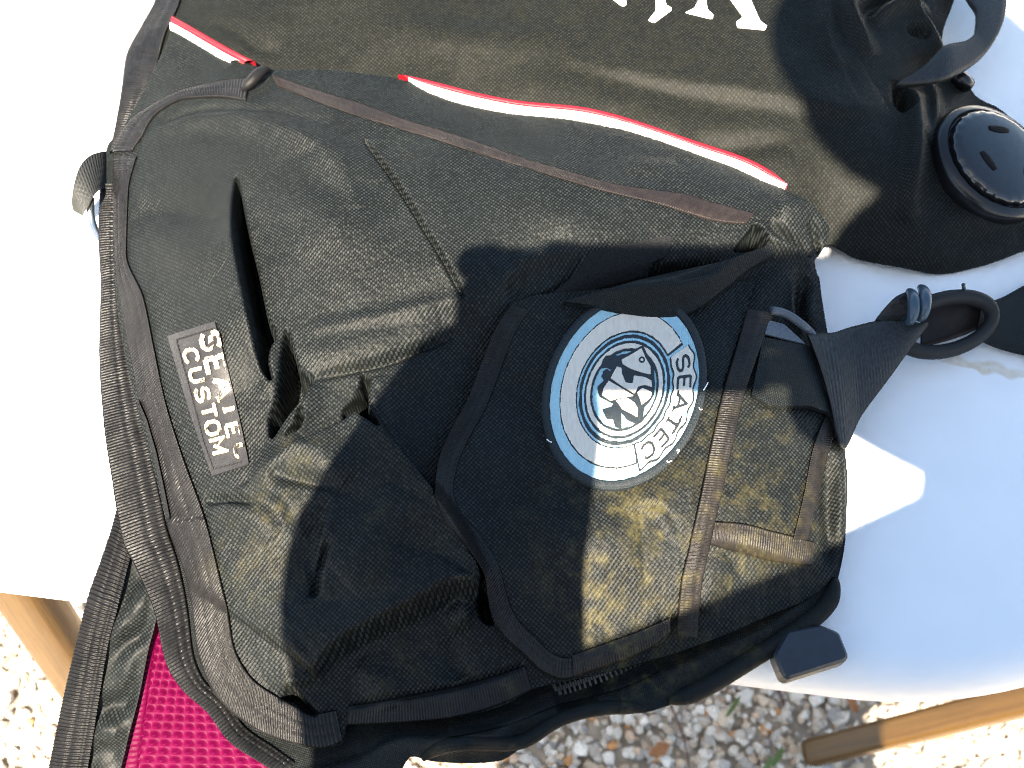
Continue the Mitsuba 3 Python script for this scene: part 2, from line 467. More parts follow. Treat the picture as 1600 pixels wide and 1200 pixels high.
pocket_folds = [
    # the long deep crease and the crumpled hollows below it
    dict(k="scarp", p=[(366, 280), (371, 340), (377, 400), (388, 455), (398, 500), (408, 545), (420, 592)], w=0.0013, a=0.0150, L=0.045, s=-1, t="long"),
    dict(k="slit", p=[(369, 276), (376, 320), (386, 368), (396, 408), (406, 456), (414, 492), (427, 524), (419, 544), (416, 562), (423, 592), (414, 580), (408, 560), (401, 520), (393, 480), (383, 432), (374, 380), (369, 340), (368, 300)], w=0.0008, a=0.030),
    dict(k="slit", p=[(448, 516), (455, 544), (467, 578), (486, 590), (471, 620), (447, 648), (425, 680), (422, 660), (433, 620), (439, 580), (443, 540)], w=0.0006, a=0.034),
    dict(k="slit", p=[(470, 638), (474, 658), (463, 677), (450, 682), (463, 660)], w=0.0005, a=0.020),
    dict(k="slit", p=[(567, 584), (577, 600), (573, 620), (575, 644), (585, 664), (596, 684), (572, 664), (557, 650), (538, 662), (539, 644), (553, 624), (565, 604)], w=0.0006, a=0.030),
    dict(k="ridge", p=[(428, 530), (424, 570), (418, 620)], w=0.0045, a=0.003),
    dict(k="ridge", p=[(490, 600), (480, 635), (440, 694)], w=0.0055, a=0.004),
    dict(k="ridge", p=[(586, 590), (590, 630), (606, 668)], w=0.0050, a=0.004),
    dict(k="slit", p=[(519, 866), (508, 905), (498, 940), (491, 938), (496, 901), (509, 872)], w=0.0018, a=0.010),
    dict(k="slit", p=[(439, 1090), (457, 1077), (469, 1088), (494, 1116), (474, 1108), (461, 1097)], w=0.0006, a=0.014),
    dict(k="slit", p=[(751, 908), (765, 936), (770, 972), (757, 968), (747, 936)], w=0.0006, a=0.018),
    dict(k="slit", p=[(1004, 436), (1023, 418), (1076, 411), (1124, 408), (1132, 413), (1089, 427), (1045, 445), (1000, 449)], w=0.0006, a=0.024),
    dict(k="slit", p=[(1150, 388), (1164, 372), (1180, 352), (1196, 377), (1184, 383)], w=0.0006, a=0.022),
    # dart seam
    dict(k="ridge", p=[(570, 222), (610, 275), (650, 335), (690, 400), (727, 470)], w=0.0009, a=-0.0050, t="sharp"),
    dict(k="scarp", p=[(570, 222), (610, 275), (650, 335), (690, 400), (727, 470)], w=0.0011, a=0.0010, L=0.016, s=1, t="sharp"),
    dict(k="ridge", p=[(480, 515), (540, 505), (620, 492), (727, 470), (800, 455)], w=0.0040, a=0.0028),
    dict(k="ridge", p=[(484, 590), (540, 578), (600, 566), (660, 545), (712, 516)], w=0.0020, a=-0.0048),
    dict(k="ridge", p=[(470, 560), (540, 545), (620, 530), (690, 510)], w=0.008, a=0.003),
    dict(k="ridge", p=[(590, 610), (640, 585), (690, 560)], w=0.006, a=0.004),
    # broad roll along the top
    dict(k="ridge", p=[(222, 222), (290, 192), (360, 186), (440, 205), (520, 240), (590, 290)], w=0.0065, a=0.0045),
    dict(k="ridge", p=[(250, 195), (330, 168), (420, 172), (520, 205)], w=0.0040, a=-0.0022),
    dict(k="ridge", p=[(560, 330), (540, 280), (490, 245)], w=0.006, a=0.003),
    dict(k="ridge", p=[(220, 320), (280, 330), (340, 345)], w=0.006, a=-0.0025),
    dict(k="ridge", p=[(230, 360), (290, 400), (345, 450)], w=0.010, a=0.003),
    dict(k="ridge", p=[(430, 330), (520, 345), (600, 400)], w=0.014, a=0.003),
    # wrinkles by the yoke and its tape
    dict(k="scarp", p=[(440, 140), (560, 184), (700, 226), (820, 262), (960, 302), (1080, 335)], w=0.0016, a=0.0028, L=0.02, s=-1),
    dict(k="ridge", p=[(960, 250), (1010, 262), (1060, 258)], w=0.006, a=0.003),
    # loose folded corner of the pocket
    dict(k="scarp", p=[(578, 640), (600, 676), (645, 735), (700, 808), (742, 880), (752, 915), (744, 936), (715, 932), (682, 946), (640, 968), (575, 996), (520, 1030), (497, 1060)], w=0.0013, a=0.022, L=0.034, s=-1, t="sharp", n=40),
    dict(k="ridge", p=[(735, 920), (722, 950), (730, 985)], w=0.0032, a=0.006),
    dict(k="scarp", p=[(700, 936), (700, 960), (714, 992)], w=0.0012, a=0.004, L=0.010, s=1, t="long"),
    dict(k="scarp", p=[(536, 775), (512, 830), (498, 890), (492, 950)], w=0.0014, a=0.0070, L=0.022, s=1, t="long"),
    dict(k="ridge", p=[(450, 690), (500, 725), (545, 770)], w=0.0095, a=0.006),
    dict(k="ridge", p=[(425, 745), (480, 762), (540, 775)], w=0.0028, a=-0.0035),
    dict(k="scarp", p=[(400, 778), (440, 790), (460, 830), (470, 850)], w=0.0018, a=0.006, L=0.016, s=1),
    dict(k="ridge", p=[(318, 778), (360, 780), (400, 790)], w=0.0022, a=-0.0050),
    dict(k="ridge", p=[(330, 800), (390, 810), (430, 850)], w=0.007, a=0.004),
    dict(k="scarp", p=[(428, 1090), (455, 1076), (482, 1068), (500, 1060)], w=0.0010, a=0.005, L=0.010, s=1, t="long"),
    dict(k="ridge", p=[(400, 760), (440, 720), (470, 690)], w=0.006, a=0.004),
    dict(k="ridge", p=[(640, 790), (600, 850), (540, 920)], w=0.012, a=0.004),
    # the pocket mouth
    dict(k="ridge", p=[(912, 396), (897, 424), (868, 450), (800, 478)], w=0.0012, a=-0.0022),
    dict(k="ridge", p=[(770, 455), (805, 425), (850, 402), (905, 397)], w=0.0040, a=0.0045),
    dict(k="ridge", p=[(815, 410), (806, 440), (795, 465)], w=0.0030, a=-0.004),
    dict(k="ridge", p=[(890, 470), (950, 450), (1010, 432), (1080, 416), (1135, 404)], w=0.0035, a=-0.006),
    dict(k="ridge", p=[(1183, 345), (1205, 378), (1250, 400), (1272, 412)], w=0.0028, a=0.005),
    dict(k="ridge", p=[(1200, 345), (1240, 375), (1268, 400)], w=0.0022, a=-0.006),
    dict(k="ridge", p=[(1215, 330), (1255, 330), (1290, 365)], w=0.007, a=0.006),
    dict(k="ridge", p=[(1262, 345), (1276, 370), (1280, 395)], w=0.0025, a=-0.006),
    dict(k="ridge", p=[(1210, 400), (1150, 450), (1130, 490)], w=0.006, a=-0.004),
    dict(k="ridge", p=[(1262, 430), (1250, 480), (1270, 520)], w=0.0035, a=-0.009),
    dict(k="ridge", p=[(1245, 440), (1240, 490), (1262, 520)], w=0.003, a=0.005),
    # right panel
    dict(k="ridge", p=[(1290, 700), (1292, 780), (1296, 840), (1280, 880)], w=0.0040, a=-0.006),
    dict(k="ridge", p=[(1310, 700), (1315, 780), (1308, 840)], w=0.0030, a=0.004),
    dict(k="scarp", p=[(1100, 850), (1160, 864), (1210, 880), (1270, 886)], w=0.0012, a=0.0035, L=0.03, s=1),
    dict(k="ridge", p=[(1140, 880), (1110, 920), (1098, 960)], w=0.006, a=0.004),
    # lower gusset
    dict(k="ridge", p=[(560, 1040), (600, 1080), (610, 1110)], w=0.006, a=0.004),
    dict(k="ridge", p=[(690, 1000), (720, 1060)], w=0.006, a=-0.004),
    dict(k="ridge", p=[(546, 1102), (594, 1094), (710, 1071), (820, 1038)], w=0.0013, a=-0.0022, t="sharp"),
]
pocket = Sheet(cm(
    (180, 480, 1.9), (174, 380, 1.9), (178, 260, 1.9), (205, 600, 1.8), (244, 750, 1.8), (289, 900, 1.6), (300, 952, 1.5), (330, 1076, 1.5), (371, 1121, 1.3), (499, 1168, 1.2), (541, 1132, 1.2),
    (640, 1126, 1.2), (710, 1121, 1.2), (838, 1075, 1.2), (1000, 1040, 1.0), (1200, 965, 1.0), (1307, 907, 0.9), (1320, 750, 1.7), (1300, 560, 2.2), (1280, 430, 2.8), (1297, 360, 3.4),
    (1225, 295, 4.0), (1100, 240, 4.3), (1000, 208, 4.3), (900, 188, 4.3), (800, 172, 4.3), (700, 148, 4.3), (620, 122, 4.4), (500, 108, 4.6), (400, 103, 4.0), (330, 70, 3.4), (268, 45, 3.0), (212, 150, 2.5),
    (240, 260, 3.4), (300, 300, 4.3), (300, 450, 4.0), (300, 650, 3.8), (350, 850, 3.2), (440, 1000, 2.7), (480, 1080, 1.8),
    (450, 200, 5.6), (450, 350, 5.9), (600, 300, 6.3), (600, 420, 6.3), (750, 330, 6.4), (740, 440, 6.2), (900, 370, 6.1), (1000, 330, 5.7), (1150, 330, 5.1), (1150, 372, 4.9), (1240, 345, 4.5), (700, 200, 5.2),
    (900, 240, 5.2), (900, 430, 5.0), (1050, 440, 4.3), (1180, 430, 4.0), (750, 560, 4.3), (680, 620, 4.2), (850, 600, 4.0), (975, 620, 4.1), (1100, 600, 4.0), (1200, 600, 3.9), (1200, 750, 3.7),
    (1260, 700, 3.2), (1000, 800, 3.9), (900, 900, 3.2), (1000, 950, 2.3), (1180, 850, 3.0), (1200, 920, 1.6), (800, 700, 3.8), (800, 850, 3.1), (850, 1000, 1.9),
    (560, 700, 4.6), (500, 800, 3.9), (600, 800, 3.9), (680, 850, 3.4), (640, 930, 3.0), (550, 960, 2.8), (500, 900, 3.0), (650, 1040, 1.9), (560, 1060, 1.8), (750, 1020, 1.9)),
    pocket_folds, wrinkle=(0.0045, 0.0011), seed=5, fine=0.0006)

# what lies over the pocket bridges its pleats
bridge = gaussian_filter(grey_closing(pocket.Z, size=(27, 27)), 4)


def over_pocket(ab):
    return map_coordinates(bridge, [(ab[:, 1] - pocket.y0) / pocket.g, (ab[:, 0] - pocket.x0) / pocket.g], order=1, mode="nearest")


flap = Sheet(base=lambda ab: over_pocket(ab) + 0.0028, box=(pocket.x0, pocket.x0 + pocket.g * (pocket.Z.shape[1] - 1), pocket.y0, pocket.y0 + pocket.g * (pocket.Z.shape[0] - 1)), folds=[
    dict(k="ridge", p=[(790, 500), (760, 580), (715, 680), (695, 760), (740, 850), (775, 930), (800, 990), (870, 1050)], w=0.012, a=0.0025, t="sharp", n=30),
    dict(k="ridge", p=[(870, 1050), (950, 1030), (1040, 990)], w=0.008, a=0.0035),
    dict(k="scarp", p=[(985, 800), (1020, 795), (1045, 812), (1060, 852)], w=0.0018, a=0.0035, L=0.012, s=1, t="long"),
    dict(k="ridge", p=[(980, 800), (1060, 765), (1130, 760)], w=0.009, a=0.002),
    dict(k="ridge", p=[(880, 880), (940, 850), (1000, 840)], w=0.012, a=0.004),
    dict(k="ridge", p=[(800, 590), (830, 700), (850, 800)], w=0.014, a=-0.004)], wrinkle=(0.0, 0.0009), seed=8)

lip = Sheet(base=lambda ab: over_pocket(ab) + 0.005, box=(pocket.x0, pocket.x0 + pocket.g * (pocket.Z.shape[1] - 1), pocket.y0, pocket.y0 + pocket.g * (pocket.Z.shape[0] - 1)), folds=[
    dict(k="ridge", p=[(880, 472), (950, 466), (1020, 462), (1090, 446), (1150, 415), (1212, 384)], w=0.0075, a=0.010, n=20),
    dict(k="ridge", p=[(1050, 456), (1090, 444), (1110, 436), (1130, 412)], w=0.0010, a=-0.003)], wrinkle=(0, 0.0012), seed=9)

under = Sheet(cm(
    (155, 375, 1.5), (157, 550, 1.5), (165, 670, 1.5), (176, 745, 1.5), (195, 850, 1.4), (229, 920, 1.2), (262, 1039, 1.0), (285, 1076, 0.9), (360, 1159, 0.7), (405, 1189, 0.5), (540, 1240, 0.3),
    (644, 1181, 0.9), (676, 1189, 0.6), (720, 1165, 1.2), (777, 1189, 0.5), (822, 1162, 0.6), (875, 1125, 0.8), (931, 1110, 1.0), (1006, 1112, 0.7), (1100, 1084, 0.6), (1191, 1029, 0.6), (1281, 966, 0.6), (1309, 907, 0.6), (1324, 750, 0.8),
    (1290, 560, 0.8), (1278, 430, 0.8), (171, 221, 1.5), (165, 240, 1.5), (200, 300, 1.4), (220, 600, 1.3), (300, 900, 0.9), (360, 1080, 0.5), (430, 1160, 0.2), (500, 1190, 0.2), (600, 1150, 0.5), (700, 1140, 0.5), (850, 1090, 0.4),
    (1000, 1050, 0.3), (1100, 1040, 0.7), (1200, 980, 0.7), (700, 700, 0.2), (1000, 500, 0.2), (500, 400, 0.4), (1050, 900, 0.2)),
    [dict(k="ridge", p=[(560, 1175), (640, 1155), (730, 1160), (800, 1130), (870, 1105)], w=0.004, a=0.004),
     dict(k="scarp", p=[(440, 1215), (560, 1185), (640, 1150), (720, 1150), (790, 1130), (850, 1105)], w=0.0016, a=0.004, L=0.02, s=-1),
     dict(k="ridge", p=[(650, 1186), (680, 1172), (740, 1160), (800, 1170)], w=0.0040, a=0.006),
     dict(k="ridge", p=[(940, 1060), (900, 1085), (870, 1100)], w=0.005, a=-0.006),
     dict(k="scarp", p=[(945, 1082), (1000, 1060), (1100, 1020), (1200, 975), (1300, 880)], w=0.0016, a=0.005, L=0.012, s=-1),
     dict(k="ridge", p=[(935, 1080), (955, 1095), (975, 1108)], w=0.003, a=0.004)],
    wrinkle=(0.003, 0.0010), seed=12)
skin_top = Top(upper, pocket)
VEST = "buoyancy_vest"

# mud and pollen on the cloth where the photograph shows it
for u, v, r, k in [(480, 715, 30, .8), (450, 690, 20, .5), (420, 790, 26, 1.0), (455, 800, 14, 1.0), (340, 880, 40, .45), (420, 860, 60, .4), (460, 930, 40, .5), (480, 1050, 30, .45), (585, 790, 16, .9), (575, 815, 14, .7),
                   (660, 790, 22, .5), (690, 830, 20, .4), (600, 900, 60, .25), (960, 790, 40, .55), (880, 800, 60, .5), (900, 780, 16, .9), (930, 910, 36, 1.2), (920, 960, 28, 1.2), (860, 900, 40, .6), (980, 860, 60, .6), (1010, 820, 40, .8), (1040, 790, 40, 1.0),
                   (990, 1010, 60, 1.0), (1050, 900, 40, 1.0), (1075, 860, 30, 1.0), (1120, 700, 50, .6), (1200, 670, 30, .8), (1150, 780, 60, .45), (1240, 780, 40, .4), (1230, 820, 50, .4), (1130, 880, 30, .8), (1180, 900, 50, .4), (1090, 950, 40, .7),
                   (750, 1000, 24, .5), (740, 1050, 18, .9), (790, 1075, 20, .8), (600, 1060, 30, .7), (640, 1030, 40, .3), (690, 1090, 40, .35), (570, 1140, 20, .6), (900, 1040, 30, .6), (960, 1060, 30, 1.0), (1010, 1080, 50, .6), (1060, 1050, 50, .5),
                   (1160, 1020, 30, .8), (1180, 1000, 50, .4), (1240, 900, 40, .4), (700, 1170, 30, .6), (850, 760, 40, .3), (400, 920, 40, .3), (540, 590, 30, .25), (1000, 700, 200, .18), (1160, 760, 150, .35), (960, 960, 120, .3)]:
    x, y, _ = pocket.drape([(u, v)])[0]
    DUST_SPOTS.append((float(x), float(y), r / 3200.0, k))
UPPER_DUST = [(float(p[0]), float(p[1]), r / 3200.0, k) for (u, v, r, k) in [(760, 70, 200, .07), (950, 120, 220, .09), (1080, 60, 90, .08), (600, 40, 160, .05), (1230, 270, 120, .07), (1150, 110, 100, .06)] for p in upper.drape([(u, v)])]

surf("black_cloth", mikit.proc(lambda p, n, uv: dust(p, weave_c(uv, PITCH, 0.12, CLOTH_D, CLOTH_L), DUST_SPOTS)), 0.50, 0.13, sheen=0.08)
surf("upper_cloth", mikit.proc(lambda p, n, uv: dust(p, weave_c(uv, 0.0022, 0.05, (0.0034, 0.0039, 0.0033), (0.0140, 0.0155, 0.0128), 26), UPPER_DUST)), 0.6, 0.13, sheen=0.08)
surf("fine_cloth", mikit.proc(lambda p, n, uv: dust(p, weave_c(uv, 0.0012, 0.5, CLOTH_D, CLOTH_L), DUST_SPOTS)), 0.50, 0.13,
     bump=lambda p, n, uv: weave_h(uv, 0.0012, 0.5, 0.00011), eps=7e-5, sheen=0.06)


def tape_bump(pitch, amp, lines):
    return lambda p, n, uv: 0.00007 * noise(uv.x * 2600, uv.y * 1300)


def tape_col(dark, light):
    return mikit.proc(lambda p, n, uv: dust(p, mix(dark, light, dr.clip(0.2 + 0.5 * noise(uv.x * 420, uv.y * 260, 2.0) + 0.8 * (fbm(uv.x * 90, uv.y * 200, 0.1) - 0.5), 0, 1)), DUST_SPOTS))


surf("edge_tape", tape_col((0.00333, 0.00345, 0.00369), (0.01071, 0.01059, 0.01100)), 0.42, 0.2, bump=tape_bump(0.00155, 0.00021, (0.0085, 0.0125)), eps=7e-5, sheen=0.06)
surf("inner_tape", tape_col((0.00393, 0.00381, 0.00405), (0.01219, 0.01160, 0.01190)), 0.42, 0.2, bump=tape_bump(0.00155, 0.00021, (0.0045, 0.0085)), eps=7e-5, sheen=0.06)
surf("worn_tape", tape_col((0.00931, 0.00710, 0.00686), (0.02107, 0.01617, 0.01519)), 0.45, 0.2, bump=tape_bump(0.0013, 0.00018, (0.0028,)), eps=7e-5, sheen=0.06)
surf("panel_tape", tape_col((0.0062, 0.0055, 0.0053), (0.0160, 0.0138, 0.0128)), 0.45, 0.2, bump=tape_bump(0.0012, 0.00015, (0.0022, 0.0065)), eps=7e-5, sheen=0.06)
surf("webbing", mikit.proc(lambda p, n, uv: mix((0.006, 0.0062, 0.0066), (0.0185, 0.0185, 0.018), cell_rand(dr.floor(uv.x * 950), dr.floor(uv.y * 620), 2))), 0.45, 0.35,
     bump=lambda p, n, uv: 0.0002 * (0.5 + 0.5 * dr.cos(2 * math.pi * (uv.x / 0.0021 + 0.5 * dr.floor(uv.y / 0.0023))) * dr.sin(math.pi * uv.y / 0.0023)), eps=1e-4, sheen=0.06)
surf("pale_webbing", (0.024, 0.0252, 0.024), 0.5, 0.35, bump=lambda p, n, uv: 0.0005 * (0.5 + 0.5 * dr.cos(2 * math.pi * (uv.x / 0.0024 + 0.5 * dr.floor(uv.y / 0.0028))) * dr.sin(math.pi * uv.y / 0.0028)), eps=1e-4)
surf("webbing_matte", (0.009, 0.0095, 0.010), 0.6, 0.3)
surf("zip_grey", (0.050, 0.050, 0.045), 0.35, 0.5)
surf("velcro", mikit.proc(lambda p, n, uv: mix((0.004, 0.0043, 0.005), (0.013, 0.014, 0.0155), noise(uv.x * 2400, uv.y * 2400))), 0.9, 0.2, bump=lambda p, n, uv: 0.0007 * fbm(uv.x * 1500, uv.y * 1500, 0.4), eps=1e-4, sheen=0.6)
surf("thread", (0.008, 0.0075, 0.0075), 0.6)
surf("red_trim", mikit.proc(lambda p, n, uv: mix((0.18, 0.005, 0.011), (0.24, 0.009, 0.017), noise(uv.x * 1500, uv.y * 1500))), 0.35)
surf("white_trim", mikit.proc(lambda p, n, uv: mix((0.72, 0.73, 0.70), (0.82, 0.83, 0.80), noise(uv.x * 700, uv.y * 900))), 0.35)
surf("white_print", mikit.proc(lambda p, n, uv: mix((0.70, 0.70, 0.68), (0.82, 0.82, 0.80), fbm(uv.x * 500, uv.y * 500))), 0.5)
surf("badge_blue", mikit.proc(lambda p, n, uv: mix((0.25, 0.44, 0.51), (0.33, 0.52, 0.58), noise(uv.x * 3000, uv.y * 900))), 0.5, bump=lambda p, n, uv: 0.00008 * dr.cos(2 * math.pi * uv.x / 0.0009), eps=7e-5, sheen=0.3)
surf("badge_cream", mikit.proc(lambda p, n, uv: mix((0.50, 0.445, 0.365), (0.68, 0.61, 0.51), fbm(uv.x * 1500, uv.y * 350, 0.3))), 0.4, bump=lambda p, n, uv: 0.0001 * noise(uv.x * 3000, uv.y * 600), eps=7e-5, sheen=0.3)
surf("badge_black", mikit.proc(lambda p, n, uv: mix((0.005, 0.008, 0.010), (0.013, 0.021, 0.026), noise(uv.x * 2500, uv.y * 2500))), 0.5, bump=lambda p, n, uv: 0.0002 * noise(uv.x * 2600, uv.y * 2600), eps=7e-5, sheen=0.06)
surf("label_cloth", mikit.proc(lambda p, n, uv: mix((0.0091, 0.00875, 0.0091), (0.0182, 0.01715, 0.0175), noise(uv.x * 2500, uv.y * 2500))), 0.45, bump=lambda p, n, uv: weave_h(uv, 0.0008, 0.2, 0.00006), eps=7e-5)
surf("gold_thread", mikit.proc(lambda p, n, uv: mix(mix((0.50, 0.36, 0.15), (0.72, 0.64, 0.50), noise(uv.x * 900, uv.y * 900)), (0.030, 0.027, 0.025), smoothstep(0.56, 0.64, fbm(uv.x * 420, uv.y * 420, 1.7)))), 0.36, metallic=0.35, bump=lambda p, n, uv: 0.00012 * noise(uv.x * 2600, uv.y * 1200), eps=7e-5)
surf("reflective_tape", mikit.proc(lambda p, n, uv: mix((0.045, 0.055, 0.070), (0.08, 0.09, 0.105), noise(uv.x * 1800, uv.y * 1800))), 0.45)
surf("gloss_plastic", (0.003, 0.003, 0.0035), 0.06, 0.6, clearcoat=0.5, clearcoat_gloss=0.97)
surf("ribbed_plastic", (0.005, 0.005, 0.0055), 0.28, 0.4)
surf("slate_plastic", mikit.proc(lambda p, n, uv: mix((0.008, 0.013, 0.020), (0.014, 0.021, 0.030), fbm(p.x * 260, p.y * 260, p.z * 260))), 0.45, bump=lambda p, n, uv: 0.0001 * noise(p.x * 1500, p.y * 1500, p.z * 1500))
surf("grey_plastic", (0.030, 0.052, 0.075), 0.28, 0.5)
surf("steel", (0.62, 0.61, 0.58), 0.22, metallic=1.0)


def magenta_c(p, n, uv):
    return mix((0.060, 0.0006, 0.0165), (0.086, 0.0012, 0.028), fbm(uv.x * 300, uv.y * 300, 0.2))


surf("magenta_mesh", mikit.proc(magenta_c), 0.50, 0.08, bump=lambda p, n, uv: 0.00006 * noise(uv.x * 3000, uv.y * 3000))
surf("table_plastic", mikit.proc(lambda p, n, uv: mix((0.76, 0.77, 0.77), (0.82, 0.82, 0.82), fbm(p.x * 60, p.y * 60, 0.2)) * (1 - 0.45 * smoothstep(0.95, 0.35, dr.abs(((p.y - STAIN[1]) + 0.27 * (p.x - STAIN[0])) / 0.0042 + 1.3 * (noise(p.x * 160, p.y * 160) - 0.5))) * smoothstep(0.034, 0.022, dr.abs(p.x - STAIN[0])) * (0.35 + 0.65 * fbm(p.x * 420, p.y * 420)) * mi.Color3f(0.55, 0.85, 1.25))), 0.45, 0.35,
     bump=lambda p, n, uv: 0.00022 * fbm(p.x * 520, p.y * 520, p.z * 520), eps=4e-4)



def wood_c(a, b):
    def f(p, n, uv):
        g = fbm(uv.x * 9, uv.y * 260, 0.2, 4)
        s_ = smoothstep(0.45, 0.7, fbm(uv.x * 22, uv.y * 900, 5.0))
        return mix(a, b, dr.clip(0.15 + 0.9 * g - 0.25 * s_, 0, 1))
    return mikit.proc(f)


surf("leg_wood", wood_c((0.044, 0.0215, 0.0042), (0.084, 0.0455, 0.0115)), 0.30, 0.5, bump=lambda p, n, uv: 0.0001 * fbm(uv.x * 30, uv.y * 1200))

# ------------------------------------------------------------------ the setting: ground and gravel
surf("gravel_soil", mikit.proc(lambda p, n, uv: mix(mix((0.12, 0.10, 0.08), (0.42, 0.37, 0.30), voronoi(p.x * 70, p.y * 70)[2]), (0.30, 0.27, 0.23), smoothstep(0.1, 0.7, fbm(p.x * 8, p.y * 8)) * 0.5)), 0.9, 0.3,
     bump=lambda p, n, uv: -0.006 * voronoi(p.x * 70, p.y * 70)[0], eps=6e-4)
scene["ground"] = {"type": "rectangle", "to_world": T().scale([400, 400, 1]), "bsdf": {"type": "ref", "id": "gravel_soil"}}
labels["ground"] = {"kind": "structure", "label": "pale gravel yard under the table", "category": "ground"}

scene["stone"] = {"type": "twosided", "bsdf": {"type": "bumpmap", "tex": mikit.proc(lambda p, n, uv: 0.0006 * fbm(p.x * 500, p.y * 500, p.z * 500), 2e-4), "scale": 1.0,
                  "bsdf": {"type": "principled", "base_color": {"type": "mesh_attribute", "name": "vertex_color"}, "roughness": 0.75, "specular": 0.35}}}


def gravel():
    ico = trimesh.creation.icosphere(subdivisions=1)
    shapes = []
    for k in range(14):
        v = ico.vertices * rng.uniform([0.8, 0.7, 0.45], [1.35, 1.1, 0.8])
        for _ in range(13):                                 # knock flat facets off the pebble
            d = rng.normal(size=3)
            d /= np.linalg.norm(d)
            o = v @ d - rng.uniform(0.42, 0.68)
            v = v - np.maximum(o, 0)[:, None] * d
        shapes.append(v)
    n = 12000
    x, y = rng.uniform(-0.70, 0.64, n), rng.uniform(-0.22, 0.18, n)
    r = np.clip(rng.lognormal(math.log(0.0052), 0.38, n), 0.0028, 0.0140)
    z = np.abs(rng.normal(0, 0.0035, n)) + 0.15 * r
    base = np.array([[0.36, 0.32, 0.27], [0.43, 0.40, 0.35], [0.27, 0.25, 0.225], [0.38, 0.31, 0.23], [0.17, 0.16, 0.15], [0.38, 0.19, 0.075], [0.34, 0.25, 0.18], [0.48, 0.45, 0.40]])
    pick = rng.choice(8, n, p=[.27, .22, .12, .15, .04, .03, .08, .09])
    V, F, C = [], [], []
    for i in range(n):
        a, b = rng.uniform(0, 2 * np.pi), rng.normal(0, 0.35)
        ca, sa, cb, sb = math.cos(a), math.sin(a), math.cos(b), math.sin(b)
        R = np.array([[ca, -sa, 0], [sa, ca, 0], [0, 0, 1]]) @ np.array([[1, 0, 0], [0, cb, -sb], [0, sb, cb]])
        V.append(shapes[i % 14] @ R.T * r[i] + [x[i], y[i], z[i]])
        F.append(ico.faces + 42 * i)
        C.append(np.tile(base[pick[i]] * rng.uniform(1.0, 1.55), (42, 1)))
    put("gravel", (np.vstack(V), np.vstack(F)), "stone", smooth=False, color=np.clip(np.vstack(C), 0, 1), kind="stuff", label="loose pale limestone gravel with rusty stones below the table", category="gravel")


gravel()


# ------------------------------------------------------------------ table
def table():
    e = at([(0, 905), (140, 928), (1180, 1050), (1300, 1068)], ZT)[:, :2]
    d = e[3] - e[0]
    d /= np.linalg.norm(d)
    nrm = np.array([-d[1], d[0]])                      # points away from the viewer, over the table
    # straight near edge, then a wide rounded corner at the right
    a0 = e[0] - d * 0.42
    c0 = e[0] + d * ((at([(1330, 1070)], ZT)[0, :2] - e[0]) @ d)
    R = 0.24
    cen = c0 + nrm * R
    ph = np.linspace(-math.pi / 2, 0, 40)
    arc = cen + R * (np.cos(ph)[:, None] * d + np.sin(ph)[:, None] * nrm)
    far = 0.78
    r2 = 0.10
    b1 = arc[-1] + nrm * (far - R - r2)
    cen2 = b1 - d * r2
    arc2 = cen2 + r2 * (np.cos(ph + math.pi / 2)[:, None] * d + np.sin(ph + math.pi / 2)[:, None] * nrm)
    tl = a0 + nrm * far
    pts = np.vstack([a0 + d * np.linspace(0, np.linalg.norm(c0 - a0), 60)[:-1, None], arc, arc2, (tl + d * 0.02)[None], tl[None]])
    keep = np.r_[True, np.linalg.norm(np.diff(pts, axis=0), axis=1) > 1e-5]
    pts = pts[keep]
    tng = np.roll(pts, -1, 0) - np.roll(pts, 1, 0)
    tng /= np.linalg.norm(tng, axis=1, keepdims=True)
    out = np.stack([tng[:, 1], -tng[:, 0]], 1)
    n = len(pts)
    prof = [(0.014 * (1 - math.sin(a)), 0.014 * (math.cos(a) - 1) * -1 * -1) for a in np.linspace(0, math.pi / 2, 9)]
    prof = [(0.016 * (1 - math.sin(a)), -0.016 * (1 - math.cos(a))) for a in np.linspace(0, math.pi / 2, 9)] + [(0.0, -0.024), (0.004, -0.028), (0.02, -0.028)]
    rings = [np.c_[pts - out * i, np.full(n, ZT + z)] for i, z in prof]
    V, F = np.vstack(rings), []
    k = np.arange(n)
    k2 = (k + 1) % n
    for r in range(len(rings) - 1):
        F += [np.stack([k + r * n, k + (r + 1) * n, k2 + r * n], 1), np.stack([k2 + r * n, k + (r + 1) * n, k2 + (r + 1) * n], 1)]
    inner = Polygon(rings[0][:, :2])
    for ring, flip in ((0, False), (len(rings) - 1, True)):
        v2, f2 = trimesh.creation.triangulate_polygon(Polygon(rings[ring][:, :2]), engine="earcut")
        f2 = np.asarray(f2)
        v3 = np.c_[v2, np.full(len(v2), rings[ring][0, 2])]
        F.append((f2[:, ::-1] if flip else f2) + len(V))
        V = np.vstack([V, v3])
    mesh = trimesh.Trimesh(V, np.vstack(F), process=True)
    mesh.fix_normals()
    put("folding_table__table_top", mesh, "table_plastic", smooth=35)
    return e, d, nrm


EDGE, EDIR, ENRM = table()
labels["folding_table"] = {"label": "white plastic folding table with rounded corner and varnished wooden legs", "category": "table"}


